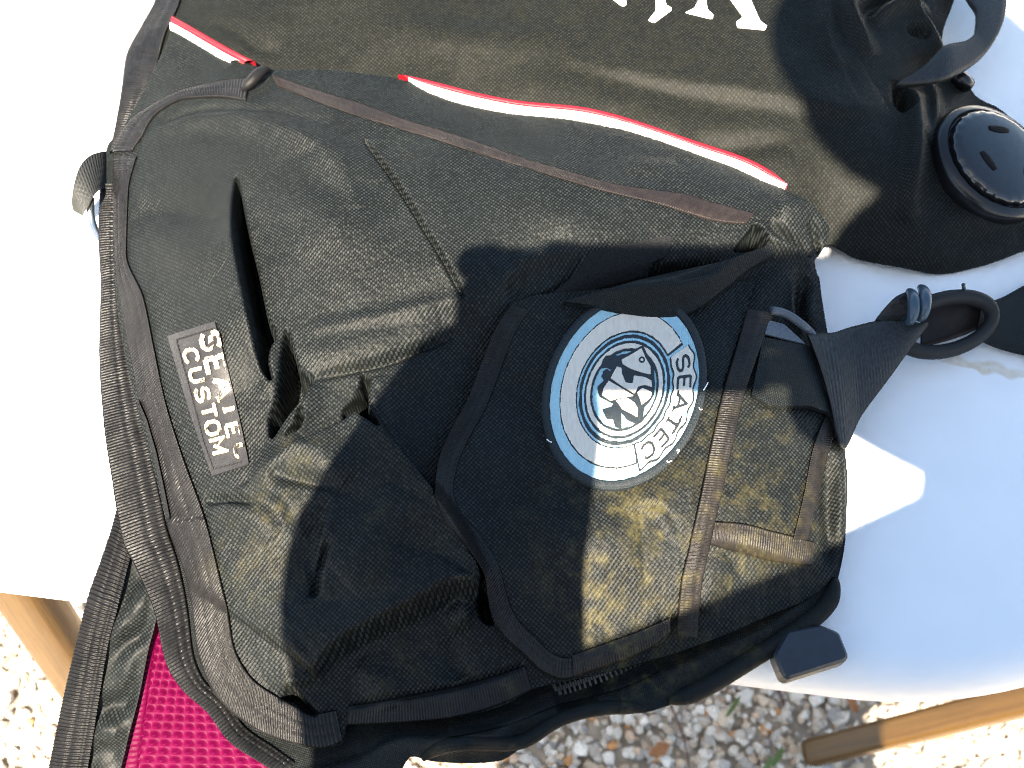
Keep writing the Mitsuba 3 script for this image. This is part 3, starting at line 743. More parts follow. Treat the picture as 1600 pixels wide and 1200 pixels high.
def bar(p, q, w, t, wood):
    """a rounded wooden bar from p to q with uv along and round it"""
    p, q = np.asarray(p), np.asarray(q)
    L = np.linalg.norm(q - p)
    ax = (q - p) / L
    a = np.cross(ax, [0, 0, 1.0])
    a /= np.linalg.norm(a)
    b = np.cross(ax, a)
    n = 28
    ph = np.linspace(0, 2 * np.pi, n + 1)
    c, s_ = np.cos(ph), np.sin(ph)
    e = 0.55
    sec = np.stack([w * np.sign(c) * np.abs(c) ** e, t * np.sign(s_) * np.abs(s_) ** e], 1)
    stations = [(0, .55), (0.002, .82), (0.005, .96), (0.01, 1.0)] + [(x, 1.0) for x in np.linspace(0.03, L - 0.03, 20)] + [(L - 0.01, 1.0), (L - 0.005, .96), (L - 0.002, .82), (L, .55)]
    V = np.array([[p + ax * s + a * x * k + b * y * k for x, y in sec] for s, k in stations])
    uv = np.array([[[s, j / n * 4 * (w + t)] for j in range(n + 1)] for s, k in stations])
    m, M = len(stations), n + 1
    i, j = np.meshgrid(np.arange(m - 1), np.arange(n), indexing="ij")
    q0 = (i * M + j).ravel()
    F = np.vstack([np.stack([q0, q0 + 1, q0 + M], 1), np.stack([q0 + 1, q0 + M + 1, q0 + M], 1)])
    V, uv = V.reshape(-1, 3), uv.reshape(-1, 2)
    for k0 in (0, m - 1):
        idx = k0 * M + np.arange(n)
        c0 = len(V)
        V, uv = np.vstack([V, V[idx].mean(0)]), np.vstack([uv, uv[idx].mean(0)])
        F = np.vstack([F, np.stack([idx, np.roll(idx, -1), np.full(n, c0)], 1)])
    put("folding_table__leg", (V, F, uv), wood, smooth=True)


def legs():
    a, b = at([(28, 905)], ZT - 0.050)[0], at([(104, 1022)], ZT - 0.135)[0]
    d = (b - a) / (a[2] - b[2])
    bar(a + d * -0.020, a + d * (a[2] - 0.012), 0.0145, 0.012, "leg_wood")
    f, g = at([(1262, 1178)], 0.022)[0], at([(1600, 1094)], 0.215)[0]
    d = (g - f) / (g[2] - f[2])
    bar(f, f + d * (ZT - 0.03 - f[2]), 0.0140, 0.0140, "leg_wood")


legs()

# ------------------------------------------------------------------ the vest: main cloth pieces
put(f"{VEST}__upper_panel", upper.mesh([
    (255, -90), (244, 0), (225, 37), (197, 94), (191, 142), (180, 210), (178, 260), (400, 260), (700, 330), (1000, 420), (1240, 402), (1296, 381), (1337, 401), (1412, 416), (1469, 426), (1525, 416), (1600, 390),
    (1740, 320), (1740, 270), (1600, 202), (1562, 169), (1525, 150), (1512, 131), (1490, 108), (1473, 80), (1472, 60), (1491, 0), (1508, -90)], weave=(0.0022, 0.05, 0.00034)), "upper_cloth")
put(f"{VEST}__lower_panel", under.mesh([
    (155, 375), (159, 450), (157, 550), (165, 670), (176, 745), (187, 812), (195, 850), (210, 880), (229, 920), (244, 960), (262, 1039), (285, 1076), (326, 1114), (360, 1159), (405, 1189), (440, 1212), (540, 1235), (620, 1210),
    (644, 1181), (676, 1189), (730, 1192), (777, 1189), (822, 1162), (860, 1136), (875, 1125), (931, 1110), (1006, 1112), (1044, 1102), (1100, 1084), (1131, 1065), (1191, 1029), (1240, 997), (1281, 966), (1300, 940),
    (1309, 907), (1321, 840), (1324, 750), (1320, 700), (1290, 560), (1278, 430), (1100, 420), (600, 300), (300, 240), (185, 216), (171, 221), (165, 240), (156, 311)]), "fine_cloth")
put(f"{VEST}__pocket", pocket.mesh([
    (268, 45), (330, 72), (400, 103), (430, 108), (500, 108), (560, 113), (620, 122), (700, 148), (800, 172), (900, 188), (1000, 208), (1100, 240), (1180, 275), (1225, 295), (1260, 312), (1283, 335), (1297, 360), (1283, 393),
    (1273, 405), (1280, 440), (1290, 500), (1300, 560), (1316, 690), (1322, 750), (1318, 840), (1304, 895), (1270, 930), (1200, 962), (1100, 1004), (1000, 1036), (900, 1060), (838, 1074), (785, 1102), (710, 1121), (640, 1126),
    (560, 1128), (541, 1133), (536, 1159), (499, 1168), (424, 1151), (371, 1121), (330, 1076), (307, 1012), (300, 952), (289, 900), (262, 825), (244, 750), (225, 680), (205, 600), (183, 480), (176, 380), (178, 260),
    (190, 205), (214, 160), (240, 110)], weave=(PITCH, 0.12, 0.00066)), "black_cloth")
put(f"{VEST}__pocket__flap", flap.mesh([
    (800, 475), (777, 509), (759, 550), (732, 621), (702, 677), (684, 726), (680, 767), (690, 800), (730, 852), (757, 900), (762, 930), (768, 960), (785, 990), (819, 1022), (852, 1050), (879, 1060), (897, 1056), (960, 1035),
    (1017, 1012), (1040, 1000), (1046, 985), (1050, 940), (1066, 850), (1100, 700), (1130, 600), (1165, 490), (1180, 440), (1100, 440), (1000, 445), (900, 455), (840, 460)], thick=0.003, weave=(PITCH, 0.12, 0.00058)), "black_cloth",
    label="pocket front flap carrying the round badge, dusted with yellow mud")
put(f"{VEST}__pocket__mouth_lip", lip.mesh([
    (880, 471), (943, 453), (1008, 435), (1070, 421), (1132, 407), (1170, 394), (1209, 382), (1211, 388), (1168, 421), (1124, 457), (1081, 486), (1048, 495), (1023, 495), (986, 488), (943, 479)], thick=0.004, step=0.0009), "fine_cloth")

# trims along the edges
D = under.drape
OUT_E = [(158, 290), (155, 375), (158, 450), (156, 550), (164, 670), (175, 745), (186, 812), (194, 850), (209, 880), (228, 920), (243, 960), (261, 1039), (284, 1077), (325, 1115), (359, 1160), (404, 1190), (440, 1213)]
OUT_I = [(196, 290), (190, 375), (190, 450), (202, 550), (219, 640), (236, 708), (252, 780), (262, 828), (276, 870), (288, 920), (295, 962), (302, 1020), (318, 1062), (352, 1094), (385, 1138), (428, 1168), (462, 1192)]
put(f"{VEST}__edge_binding", ribbon(OUT_E, OUT_I, D, 0.0012, 420, 25, 0.003, 0.0005, rows=(.58, .85)), "edge_tape", label="ribbed black binding round the outer left edge")
IN_E = [(178, 246), (177, 300), (180, 400), (190, 480), (205, 560), (219, 630), (243, 715), (263, 825), (290, 900), (301, 952), (308, 1012), (331, 1076), (372, 1121), (424, 1151), (470, 1164), (503, 1168), (535, 1158)]
IN_I = [(214, 246), (201, 300), (198, 398), (224, 464), (240, 539), (258, 625), (281, 700), (322, 815), (342, 895), (357, 958), (365, 1008), (391, 1057), (437, 1091), (468, 1108), (485, 1117), (510, 1113), (525, 1110)]
put(f"{VEST}__pocket__binding", ribbon(IN_E, IN_I, pocket.drape, 0.0010, 420, 23, 0.003, 0.0004, rows=(.34, .66)), "inner_tape")
put(f"{VEST}__upper_binding", ribbon([(262, -140), (244, 0), (225, 37), (197, 94), (191, 142), (180, 205), (172, 240)], [(300, -140), (283, 0), (259, 56), (242, 124), (230, 165), (216, 204), (204, 240)], upper.drape, 0.0015, 120, 17, 0.003, 0.0006, rows=(.5, .8)), "edge_tape")
put(f"{VEST}__pocket__top_tape", ribbon([(176, 240), (186, 214), (205, 188), (240, 164), (290, 140), (340, 129), (392, 122)], [(206, 238), (222, 214), (240, 184), (262, 167), (292, 155), (340, 153), (384, 158)], pocket.drape, 0.0011, 150, 15, 0.002, 0.0006, rows=(.5,)), "inner_tape")
put(f"{VEST}__pocket__seam_tape", ribbon([(424, 117), (500, 143), (560, 161), (640, 190), (700, 208), (760, 228), (820, 249), (870, 263), (960, 288), (1020, 297), (1075, 305), (1110, 316), (1180, 334)],
    [(432, 133), (500, 160), (560, 181), (640, 205), (700, 224), (760, 243), (820, 261), (870, 277), (960, 302), (1020, 316), (1075, 333), (1120, 346), (1165, 350)], pocket.drape, 0.0006, 300, 11, 0.0012, 0.0004, rib=0.0013, amp=0.00016, rows=(.5,)), "worn_tape",
    label="faded brownish tape over the pocket seam")
nub = pocket.drape([(380, 142), (394, 137), (405, 128), (414, 120), (421, 115)])
nub[:, 2] += np.array([0.0015, 0.004, 0.005, 0.0045, 0.002])
put(f"{VEST}__pocket__tape_knot", tube(spline(nub, 30), 0.0032 * np.sqrt(np.clip(np.sin(np.linspace(0.25, 2.9, 30)), 0.05, 1)), 18), "inner_tape", uv=None)
for e_t, e_m, e_b in (([(270, 27), (290, 38), (340, 67), (399, 98)], [(268, 37), (285, 46), (330, 72), (382, 100)], [(266, 46), (280, 53), (320, 77), (360, 98)]),
                      ([(622, 119), (670, 128), (740, 146), (822, 161), (905, 169), (985, 188), (1050, 210), (1110, 230), (1170, 251), (1212, 275), (1230, 292)],
                       [(638, 125), (676, 136), (742, 153), (822, 168), (905, 176), (984, 195), (1050, 217), (1110, 238), (1166, 257), (1208, 280), (1229, 292)],
                       [(640, 127), (668, 143), (735, 165), (815, 179), (902, 187), (984, 205), (1050, 226), (1108, 247), (1160, 267), (1204, 287), (1227, 293)])):
    k = put(f"{VEST}__piping", ribbon(e_m, e_b, skin_top.drape, 0.0010, 160, 7, 0.004, 0.0016, rib=0, k=None), "white_trim")
    put(f"{k}__red_cord", ribbon(e_t, e_m, skin_top.drape, 0.0012, 160, 5, 0.004, 0.0010, rib=0.0007, amp=0.00006, k=None), "red_trim")

# bands on the badge pocket and the right panel
put(f"{VEST}__pocket__flap_binding", ribbon([(798, 478), (776, 510), (758, 551), (731, 622), (701, 678), (683, 727), (679, 768), (690, 803), (730, 855), (757, 901), (762, 932), (769, 962), (787, 992), (820, 1023), (853, 1052), (880, 1061), (898, 1056)],
    [(828, 486), (803, 525), (787, 566), (760, 637), (731, 690), (713, 735), (709, 765), (716, 792), (752, 838), (782, 890), (790, 922), (798, 948), (812, 972), (838, 998), (862, 1020), (882, 1028), (899, 1027)], flap.drape, 0.0006, 300, 17, 0.0030, 0.0003, rib=0.0013, amp=0.00016, rows=(.5, .8)), "edge_tape")
put(f"{VEST}__pocket__hem_tape", ribbon([(893, 1024), (940, 1008), (1000, 986), (1046, 966)], [(897, 1058), (950, 1040), (1012, 1015), (1047, 988)], flap.drape, 0.0010, 120, 15, 0.003, 0.0006, rib=0.0012, amp=0.00013, rows=(.55,)), "panel_tape")
put(f"{VEST}__pocket__panel_tape", ribbon([(1166, 486), (1150, 545), (1128, 620), (1112, 690), (1096, 770), (1078, 850), (1063, 920), (1058, 995)], [(1208, 492), (1186, 550), (1162, 622), (1146, 690), (1128, 770), (1110, 850), (1096, 920), (1090, 998)], flap.drape, 0.0012, 240, 15, 0.003, 0.0006, rib=0.0012, amp=0.00014, rows=(.3, .7)), "panel_tape")
PB = pocket.drape
put(f"{VEST}__pocket__panel_tape", ribbon([(1318, 650), (1296, 700), (1280, 770), (1262, 845)], [(1290, 650), (1270, 700), (1256, 770), (1238, 845)], PB, 0.0012, 120, 15, 0.002, 0.0004, rib=0.0012, amp=0.00014, rows=(.8,)), "panel_tape")
put(f"{VEST}__pocket__panel_tape", ribbon([(1106, 816), (1150, 818), (1210, 832), (1272, 848)], [(1104, 850), (1150, 862), (1210, 878), (1268, 884)], PB, 0.0010, 120, 15, 0.002, 0.0002, rib=0.0012, amp=0.00014, rows=(.15,)), "panel_tape")
put(f"{VEST}__pocket__gusset_tape", ribbon([(546, 1103), (594, 1096), (660, 1083), (710, 1073), (819, 1040)], [(541, 1132), (594, 1130), (660, 1127), (710, 1121), (830, 1078)], PB, 0.0006, 160, 15, 0.002, 0.0002, rib=0.0012, amp=0.00010, rows=(.1,)), "edge_tape")
put(f"{VEST}__lower_panel__edge_roll", tube(under.drape(spline([(660, 1187), (700, 1166), (760, 1163), (820, 1158), (860, 1133), (900, 1116), (960, 1106), (1010, 1110)], 60)) + [0, 0, 0.001], 0.0030 * np.sqrt(np.clip(np.sin(np.linspace(0.05, 3.09, 60)) * 3, 0.02, 1)), 12), "fine_cloth", uv=None)
put(f"{VEST}__lower_panel__edge_roll", tube(under.drape(spline([(1044, 1096), (1100, 1076), (1150, 1046), (1200, 1015), (1250, 982), (1288, 950), (1303, 905)], 60)) + [0, 0, 0.0015], 0.0040 * np.sqrt(np.clip(np.sin(np.linspace(0.05, 3.09, 60)) * 3, 0.02, 1)), 14), "fine_cloth", uv=None)

# touch tape at the pocket mouth, reflective patch, label
put(f"{VEST}__pocket__touch_tape", patch(Polygon([(925, 395), (1040, 371), (1052, 374), (1042, 399), (1008, 433), (943, 450), (892, 466), (848, 475), (872, 452), (900, 430)]), pocket, 0.0014, 4.0, 0.002), "velcro")
put(f"{VEST}__pocket__mesh_strip", patch(Polygon([(218, 628), (228, 662), (242, 715), (252, 760), (262, 815), (268, 812), (258, 762), (247, 712), (232, 660)]), pocket, 0.0030, 3.0, 0.003), "velcro")

under_flap = [(1205, 494), (1232, 499), (1262, 522), (1276, 548), (1240, 545), (1192, 531)]
put(f"{VEST}__pocket__patch", patch(Polygon([(1192, 529), (1199, 508), (1222, 514), (1256, 545)]), pocket, 0.0045, 4, 0.001), "reflective_tape")
put(f"{VEST}__pocket__patch__rim", tube(pocket.drape(spline([(1202, 494), (1222, 498), (1245, 512), (1264, 530), (1274, 552)], 30)) + [0, 0, 0.005], 0.0021, 12), "reflective_tape", uv=None)
put(f"{VEST}__pocket__pouch", patch(Polygon([(1190, 533), (1256, 546), (1342, 577), (1346, 584), (1336, 640), (1322, 697), (1312, 694), (1290, 650), (1262, 640), (1200, 640), (1172, 622)]), pocket, 0.0040, 5, 0.003), "fine_cloth")

put(f"{VEST}__size_label", patch(Polygon([(262, 527), (336, 504), (352, 560), (376, 660), (390, 727), (332, 745), (300, 655)]), pocket, 0.0012, 4, 0.001), "label_cloth")
SL = f"{VEST}__size_label"

GLY = {  # strokes in a 1 x 1 box
    "S": [[(.92, .80), (.75, .97), (.3, .97), (.08, .80), (.1, .62), (.3, .53), (.7, .47), (.92, .35), (.92, .18), (.7, .03), (.25, .03), (.06, .2)]],
    "E": [[(.15, 0), (.15, 1)], [(.15, 1), (.9, 1)], [(.15, .5), (.75, .5)], [(.15, 0), (.92, 0)]],
    "A": [[(.0, 0), (.5, 1), (1, 0)], [(.2, .36), (.8, .36)]],
    "T": [[(.5, 0), (.5, 1)], [(.03, 1), (.97, 1)]],
    "C": [[(.92, .8), (.7, .98), (.3, .98), (.06, .75), (.06, .25), (.3, .02), (.7, .02), (.92, .2)]],
    "U": [[(.08, 1), (.08, .2), (.28, .02), (.72, .02), (.92, .2), (.92, 1)]],
    "O": [[(.06, .25), (.06, .75), (.28, .98), (.72, .98), (.94, .75), (.94, .25), (.72, .02), (.28, .02), (.06, .25)]],
    "M": [[(.04, 0), (.04, 1), (.5, .35), (.96, 1), (.96, 0)]],
}


def glyph(ch, w, serif=0.0):
    g = shapely.union_all([LineString(s).buffer(w / 2, cap_style="flat", join_style="mitre", mitre_limit=2) for s in GLY[ch]])
    if serif:
        for s in GLY[ch]:
            for q in (s[0], s[-1]):
                if ch in "AMT" and q[1] in (0, 1):
                    g = g.union(shapely.box(q[0] - .2, q[1] - serif / 2 + (serif / 2 if q[1] == 0 else -serif / 2), q[0] + .2, q[1] + serif / 2 + (serif / 2 if q[1] == 0 else -serif / 2)))
    return g


def put_glyph(key, ch, org, ex, ey, w, sheet, lift, bsdf, clip=None, serif=0.0):
    """org: px of the letter's lower left corner, ex/ey: its width and height as px vectors"""
    g = shapely.affinity.affine_transform(glyph(ch, w, serif), [ex[0], ey[0], ex[1], ey[1], org[0], org[1]]).buffer(0)
    if clip is not None:
        g = g.intersection(clip)
    g = shapely.MultiPolygon([q for q in getattr(g, "geoms", [g]) if q.geom_type == "Polygon" and q.area > 2])
    if len(g.geoms):
        put(key, patch(g if len(g.geoms) > 1 else g.geoms[0], sheet, lift, 2.5, 0.0006), bsdf)


# lettering on the label reads downwards: CUSTOM in the left row, the half-hidden maker's row at the right
for ch, (u, v), n in zip("CUSTOM", [(287, 551), (296, 581), (305, 611), (314, 637), (321, 663), (328, 691)], range(6)):
    put_glyph(f"{SL}__letter", ch, (u, v), (5.6, 21.5), (20.5, -5.2), 0.24, pocket, 0.0020, "gold_thread")
row = Polygon([(300, 515), (338, 503), (346, 531), (352, 566), (362, 610), (372, 660), (381, 700), (384, 720), (360, 730)])
for ch, (u, v), L, W in zip("SEATEC", [(313, 526), (321, 561), (333, 597), (347, 633), (353, 665), (366, 699)], [27, 30, 30, 24, 24, 22], [30, 30, 30, 22, 20, 18]):
    put_glyph(f"{SL}__letter", ch, (u, v), (L * .25, L * .97), (W * .97, -W * .25), 0.26, pocket, 0.0020, "gold_thread", clip=row, serif=0.12)
# stitching round the label
st = LineString([(332, 516), (276, 533), (283, 560), (300, 620), (318, 690), (334, 735), (384, 722)])
dash = [shapely.ops.substring(st, a, a + 4.2).buffer(0.9) for a in np.arange(0, st.length - 4, 6.6)]
put(f"{SL}__stitching", patch(shapely.MultiPolygon(dash), pocket, 0.0018, 2.5, 0.0006), "thread", kind="stuff")

# ------------------------------------------------------------------ the round badge
BC, BX, BY = np.array([975.0, 613.0]), np.array([116.0, -20.0]), np.array([3.0, -139.0])


def bpt(r, deg):
    a = np.radians(deg)
    return BC + np.multiply.outer(np.cos(a) * r, BX) + np.multiply.outer(np.sin(a) * r, BY)


def ring(r0, r1, a0=0, a1=360, wob=0.0, seed=1):
    n = 160
    a = np.linspace(a0, a1, n)
    j = wob * np.random.default_rng(seed).normal(size=n)
    o = bpt(r1 + j, a)
    if r0 == 0:
        return Polygon(o)
    i = bpt(r0 + j[::-1], a)
    if a1 - a0 >= 360:
        return Polygon(o, [i[::-1]])
    return Polygon(np.vstack([o, i[::-1]])).buffer(0)


def badge():
    k = f"{VEST}__badge"
    put(k, patch(ring(0, 1.10), flap, 0.0016, 4, 0.0022), "badge_black", label="round embroidered badge with light blue field and striped fish")
    Lf, st_, th = 0.0022, 3.0, 0.0007
    put(f"{k}__field", patch(ring(0, 1.0, wob=0.003), flap, Lf, 4, th), "badge_blue")
    put(f"{k}__border", tube(flap.drape(bpt(1.055, np.linspace(0, 360, 161))) + [0, 0, 0.0018], 0.0019, 10, caps=False), "badge_black", uv=None)
    put(f"{k}__broad_ring_outline", patch(ring(0.638, 0.872, 27, 284, 0.003, 2), flap, Lf + .0003, st_, th), "badge_black")
    put(f"{k}__broad_ring", patch(ring(0.655, 0.858, 29, 282, 0.003, 3), flap, Lf + .0006, st_, th), "badge_cream")
    for r0, r1, m, i in ((.575, .612, "badge_black", 4), (.535, .572, "badge_blue", 5), (.515, .545, "badge_black", 6), (.462, .515, "badge_cream", 7), (.432, .458, "badge_black", 8)):
        put(f"{k}__ring", patch(ring(r0, r1, wob=0.0035, seed=i), flap, Lf + .0003 + 0.00003 * i, st_, th), m)
    a = np.linspace(24, -76, 60)
    wav = 0.018 * np.sin(np.radians((a - 11.5) * 360 / 15.1))
    for grow, m, l in ((0.022, "badge_black", .0004), (0.0, "badge_cream", .0007)):
        pl = Polygon(np.vstack([bpt(0.935 + wav + grow, a * (1 + grow * .6)), bpt(0.665 - grow - wav[::-1] * .5, a[::-1] * (1 + grow * .6))])).buffer(0)
        put(f"{k}__word_field", patch(pl, flap, Lf + l, st_, th), m)
    for ch, d in zip("SEATEC", (13.0, -2.4, -18.6, -35.5, -50.5, -65.5)):
        c, up, rt = bpt(0.80, d), bpt(1.0, d) - bpt(0.0, d), bpt(1.0, d - 90) - bpt(0.0, d - 90)
        ex, ey = rt * 0.175, up * 0.17
        put_glyph(f"{k}__letter", ch, c - ex / 2 - ey / 2, ex, ey, 0.17, flap, Lf + .0010, "badge_black", serif=0.13)

    def crop(*pts):
        return Polygon([(820 + x / 3.75, 460 + y / 3.75) for x, y in pts]).buffer(0)
    body = shapely.union_all([
        crop((688, 318), (640, 343), (600, 366), (556, 372), (540, 392), (548, 415), (522, 436), (492, 478), (448, 490), (466, 520), (424, 560), (438, 612), (500, 645), (530, 660), (560, 700), (600, 748), (652, 772), (684, 764), (694, 676), (728, 640), (752, 600), (756, 540), (748, 450), (722, 392)),
        crop((474, 378), (540, 376), (562, 405), (530, 422), (500, 452), (478, 440), (444, 446), (456, 402)),
        crop((455, 690), (505, 676), (530, 640), (560, 690), (562, 796), (530, 790), (516, 742), (478, 740)),
        crop((455, 470), (480, 455), (500, 480), (470, 500))])
    put(f"{k}__fish", patch(body.buffer(0.8), flap, Lf + .0006, 2.5, th), "badge_black")
    for c in (crop((680, 334), (704, 392), (732, 440), (734, 488), (690, 478), (622, 456), (572, 428), (562, 402), (612, 376)),
              crop((536, 442), (563, 450), (566, 484), (588, 536), (628, 540), (636, 494), (700, 504), (738, 524), (742, 562), (700, 548), (662, 556), (640, 600), (560, 552), (500, 508), (520, 470)),
              crop((488, 524), (540, 554), (598, 590), (634, 612), (590, 618), (540, 628), (500, 640), (450, 608), (458, 570)),
              crop((684, 566), (742, 592), (732, 624), (682, 664), (668, 620), (654, 592)),
              crop((530, 640), (590, 622), (636, 650), (660, 690), (655, 735), (618, 715), (566, 688), (545, 655))):
        put(f"{k}__fish__stripe", patch(c, flap, Lf + .0010, 2.5, th), "badge_cream")
    eye = Point(820 + 682 / 3.75, 460 + 403 / 3.75)
    put(f"{k}__fish__eye", patch(eye.buffer(4.8).difference(eye.buffer(2.6)), flap, Lf + .0013, 1.5, th), "badge_black")
    fr = np.random.default_rng(4)
    fz = []
    for d in (-8, -21, -47, -57, 205):       # loose thread ends round the rim
        q = flap.drape([bpt(1.07, d + fr.normal() * 2), bpt(1.09, d), bpt(1.105 + .02 * fr.random(), d + fr.normal() * 1.5)])
        q[:, 2] += [0.0038, 0.0045, 0.0052]
        fz.append(tube(spline(q, 6), 0.00028, 5))
    put(f"{k}__thread_ends", trimesh.util.concatenate(fz), "white_trim", kind="stuff")


badge()

# ------------------------------------------------------------------ big white print on the upper panel
FEET = [
    [(944, -10), (972, 11), (979, 9), (972, -30), (972, -150), (958, -150), (958, -60), (905, -150), (880, -150), (880, -30), (868, -12), (912, -8), (896, -28), (896, -110)],
    [(1013, 33), (1022, 37), (1049, 17), (1048, 13), (1040, 9), (1037, -20), (1036, -130), (1075, -132), (1080, -100), (1086, -150), (985, -150), (984, -100), (992, -130), (1021, -130), (1024, -20), (1025, 18)],
    [(1071, 21), (1112, 31), (1115, 25), (1105, 17), (1103, 3), (1108, -30), (1136, -24), (1142, 2), (1161, 28), (1150, 36), (1152, 44), (1195, 48), (1198, 42), (1187, 34), (1172, 0), (1135, -150), (1120, -150), (1092, 0), (1085, 14)],
]
for pts in FEET:
    g = Polygon(pts).buffer(0)
    g = max(getattr(g, "geoms", [g]), key=lambda q: q.area).buffer(1.2).buffer(-1.0)
    put(f"{VEST}__upper_panel__printed_letter", patch(g, upper, 0.0008, 4, 0.0005), "white_print")


# ------------------------------------------------------------------ hanging front strap and lining, over the table's near edge
def hang(px, gap=0.0, lean=0.95, h0=0.009):
    """on the table while over it, then down a leaning plane past its edge"""
    px = np.atleast_2d(np.asarray(px, float))
    p = at(px, ZT + h0)
    o = EDGE[0] - ENRM * (0.006 + gap)
    q = (p[:, :2] - o) @ -ENRM                                      # how far past the edge
    n3 = np.array([*(-ENRM * math.cos(lean)), math.sin(lean)])
    d = ray(px)
    o3 = np.array([*o, ZT + h0])
    t = ((o3 - EYE) @ n3) / (d @ n3)
    h = EYE + d * t[:, None]
    return np.where((q > 0)[:, None], h, p)


def hang_grid(e1, e2, n, m, disp, gap, h0=0.009):
    A, B = spline(e1, n, "p"), spline(e2, n, "p")
    w = np.linspace(0, 1, m)
    px = (A[:, None] * (1 - w)[None, :, None] + B[:, None] * w[None, :, None]).reshape(-1, 2)
    P = hang(px, gap, h0=h0).reshape(n, m, 3)
    for c in range(3):
        P[..., c] = gaussian_filter(P[..., c], (n / 60, 0), mode="nearest")
    u = np.r_[0, np.cumsum(np.linalg.norm(np.diff(P[:, m // 2], axis=0), axis=1))]
    v = np.r_[0, np.cumsum(np.linalg.norm(np.diff(P[n // 2], axis=0), axis=1))]
    du, dv = np.gradient(P, axis=0), np.gradient(P, axis=1)
    N = np.cross(du, dv)
    N /= np.linalg.norm(N, axis=-1, keepdims=True)
    N *= np.where((N @ -FWD) < 0, -1, 1)[..., None]
    U, W = np.broadcast_arrays(u[:, None], v[None, :])
    P = P + N * disp(U, W)[..., None]
    i, j = np.meshgrid(np.arange(n - 1), np.arange(m - 1), indexing="ij")
    a = (i * m + j).ravel()
    F = np.vstack([np.stack([a, a + 1, a + m], 1), np.stack([a + 1, a + m + 1, a + m], 1)])
    V = P.reshape(-1, 3)
    fn = np.cross(V[F[:, 1]] - V[F[:, 0]], V[F[:, 2]] - V[F[:, 0]])
    if (fn @ -FWD).sum() < 0:
        F = F[:, ::-1]
    return V, F, np.stack([U, W], -1).reshape(-1, 2)


def strap_puff(U, W):
    q = np.stack([U * 55, W * 45, U * 0], -1)
    return (0.008 * (meshkit.fbm(q, 2, 4) - 0.5) + 0.0022 * np.sin(U * 210 + 5 * meshkit.fbm(q * 0.7, 2, 8) + W * 160)) * np.clip(W / 0.008, 0, 1) * np.clip((W.max() - W) / 0.006, 0.15, 1)


SO = [(192, 768), (178, 825), (160, 880), (142, 930), (124, 1000), (105, 1080), (80, 1200), (70, 1250)]
SM = [(226, 790), (214, 840), (205, 880), (190, 940), (174, 1000), (162, 1070), (141, 1200), (132, 1250)]
SI = [(262, 810), (258, 860), (252, 910), (246, 955), (232, 1015), (215, 1095), (189, 1200), (178, 1250)]
put(f"{VEST}__front_strap", hang_grid([(u - 14, v) for u, v in SM], SI, 220, 60, strap_puff, 0.0), "black_cloth")
put(f"{VEST}__front_strap__binding", hang_grid(SO, SM, 900, 21, lambda U, W: 0.0030 + 0.0008 * np.sin(np.pi * W / W.max()) + 0.00036 * np.cos(2 * np.pi * (U / 0.0017 + 0.25 * meshkit.noise(np.stack([U * 260, W * 300, U * 0], -1), 2))) - 0.0005 * (np.exp(-((W / W.max() - .45) / .05) ** 2) + np.exp(-((W / W.max() - .8) / .05) ** 2)), 0.0), "edge_tape")


def mesh_bumps(U, W):
    p = 0.0040
    row = np.floor(U / p)
    x, y = (W / p + 0.12 * row) % 1 - 0.5, (U / p) % 1 - 0.5
    b = np.exp(-((x / 0.30) ** 2 + (y / 0.26) ** 2))
    edge = np.clip(1 - W / 0.0042, 0, 1)
    rib = 0.0004 * (0.5 + 0.5 * np.cos(2 * np.pi * U / 0.0027))
    return np.where(W < 0.0050, 0.0018 * np.sqrt(np.clip(1 - ((W - 0.0022) / 0.0028) ** 2, 0, 1)) + rib, 0.0024 * b) - 0.002


GO = [(252, 905), (240, 955), (228, 1010), (212, 1085), (187, 1200), (176, 1250)]
GI = [(330, 900), (335, 960), (350, 1030), (380, 1100), (440, 1200), (470, 1250)]
put(f"{VEST}__lining", hang_grid(GO, GI, 320, 270, mesh_bumps, -0.001, 0.0035), "magenta_mesh", label="magenta air mesh lining hanging below the vest edge")

# ------------------------------------------------------------------ loop and ring at the left edge
lp = at([(166, 236), (150, 239), (134, 248), (122, 266), (115, 290), (112, 312), (115, 330)], ZT + np.array([.014, .022, .027, .029, .027, .022, .014]))
lq = at([(168, 292), (158, 296), (150, 302), (143, 312), (138, 322), (133, 330), (131, 338)], ZT + np.array([.013, .020, .024, .025, .023, .018, .010]))
a, b = spline(lp, 40), spline(lq, 40)
w = np.linspace(0, 1, 12)
P = a[:, None] * (1 - w)[None, :, None] + b[:, None] * w[None, :, None]
i, j = np.meshgrid(np.arange(39), np.arange(11), indexing="ij")
q0 = (i * 12 + j).ravel()
F0 = np.vstack([np.stack([q0, q0 + 1, q0 + 12], 1), np.stack([q0 + 1, q0 + 13, q0 + 12], 1)])
loopm = trimesh.Trimesh(P.reshape(-1, 3), F0, process=False)
N = loopm.vertex_normals
N = N * np.where((N @ -FWD).mean() < 0, -1, 1)
uvl = np.stack(np.broadcast_arrays(np.linspace(0, 0.05, 40)[:, None], np.linspace(0, 0.016, 12)[None, :]), -1).reshape(-1, 2)
put(f"{VEST}__ring_tab", (np.vstack([P.reshape(-1, 3), P.reshape(-1, 3) - N * 0.0022]), np.vstack([F0, F0[:, ::-1] + len(N)]), np.vstack([uvl, uvl])), "pale_webbing")
rc = at([(142, 308), (141, 325), (143, 342), (148, 358), (156, 372), (166, 384), (178, 392)], ZT + np.array([.020, .016, .0125, .0105, .009, .008, .007]))
put(f"{VEST}__ring_tab__ring", tube(spline(rc, 40), 0.0021, 14), "steel", uv=None)

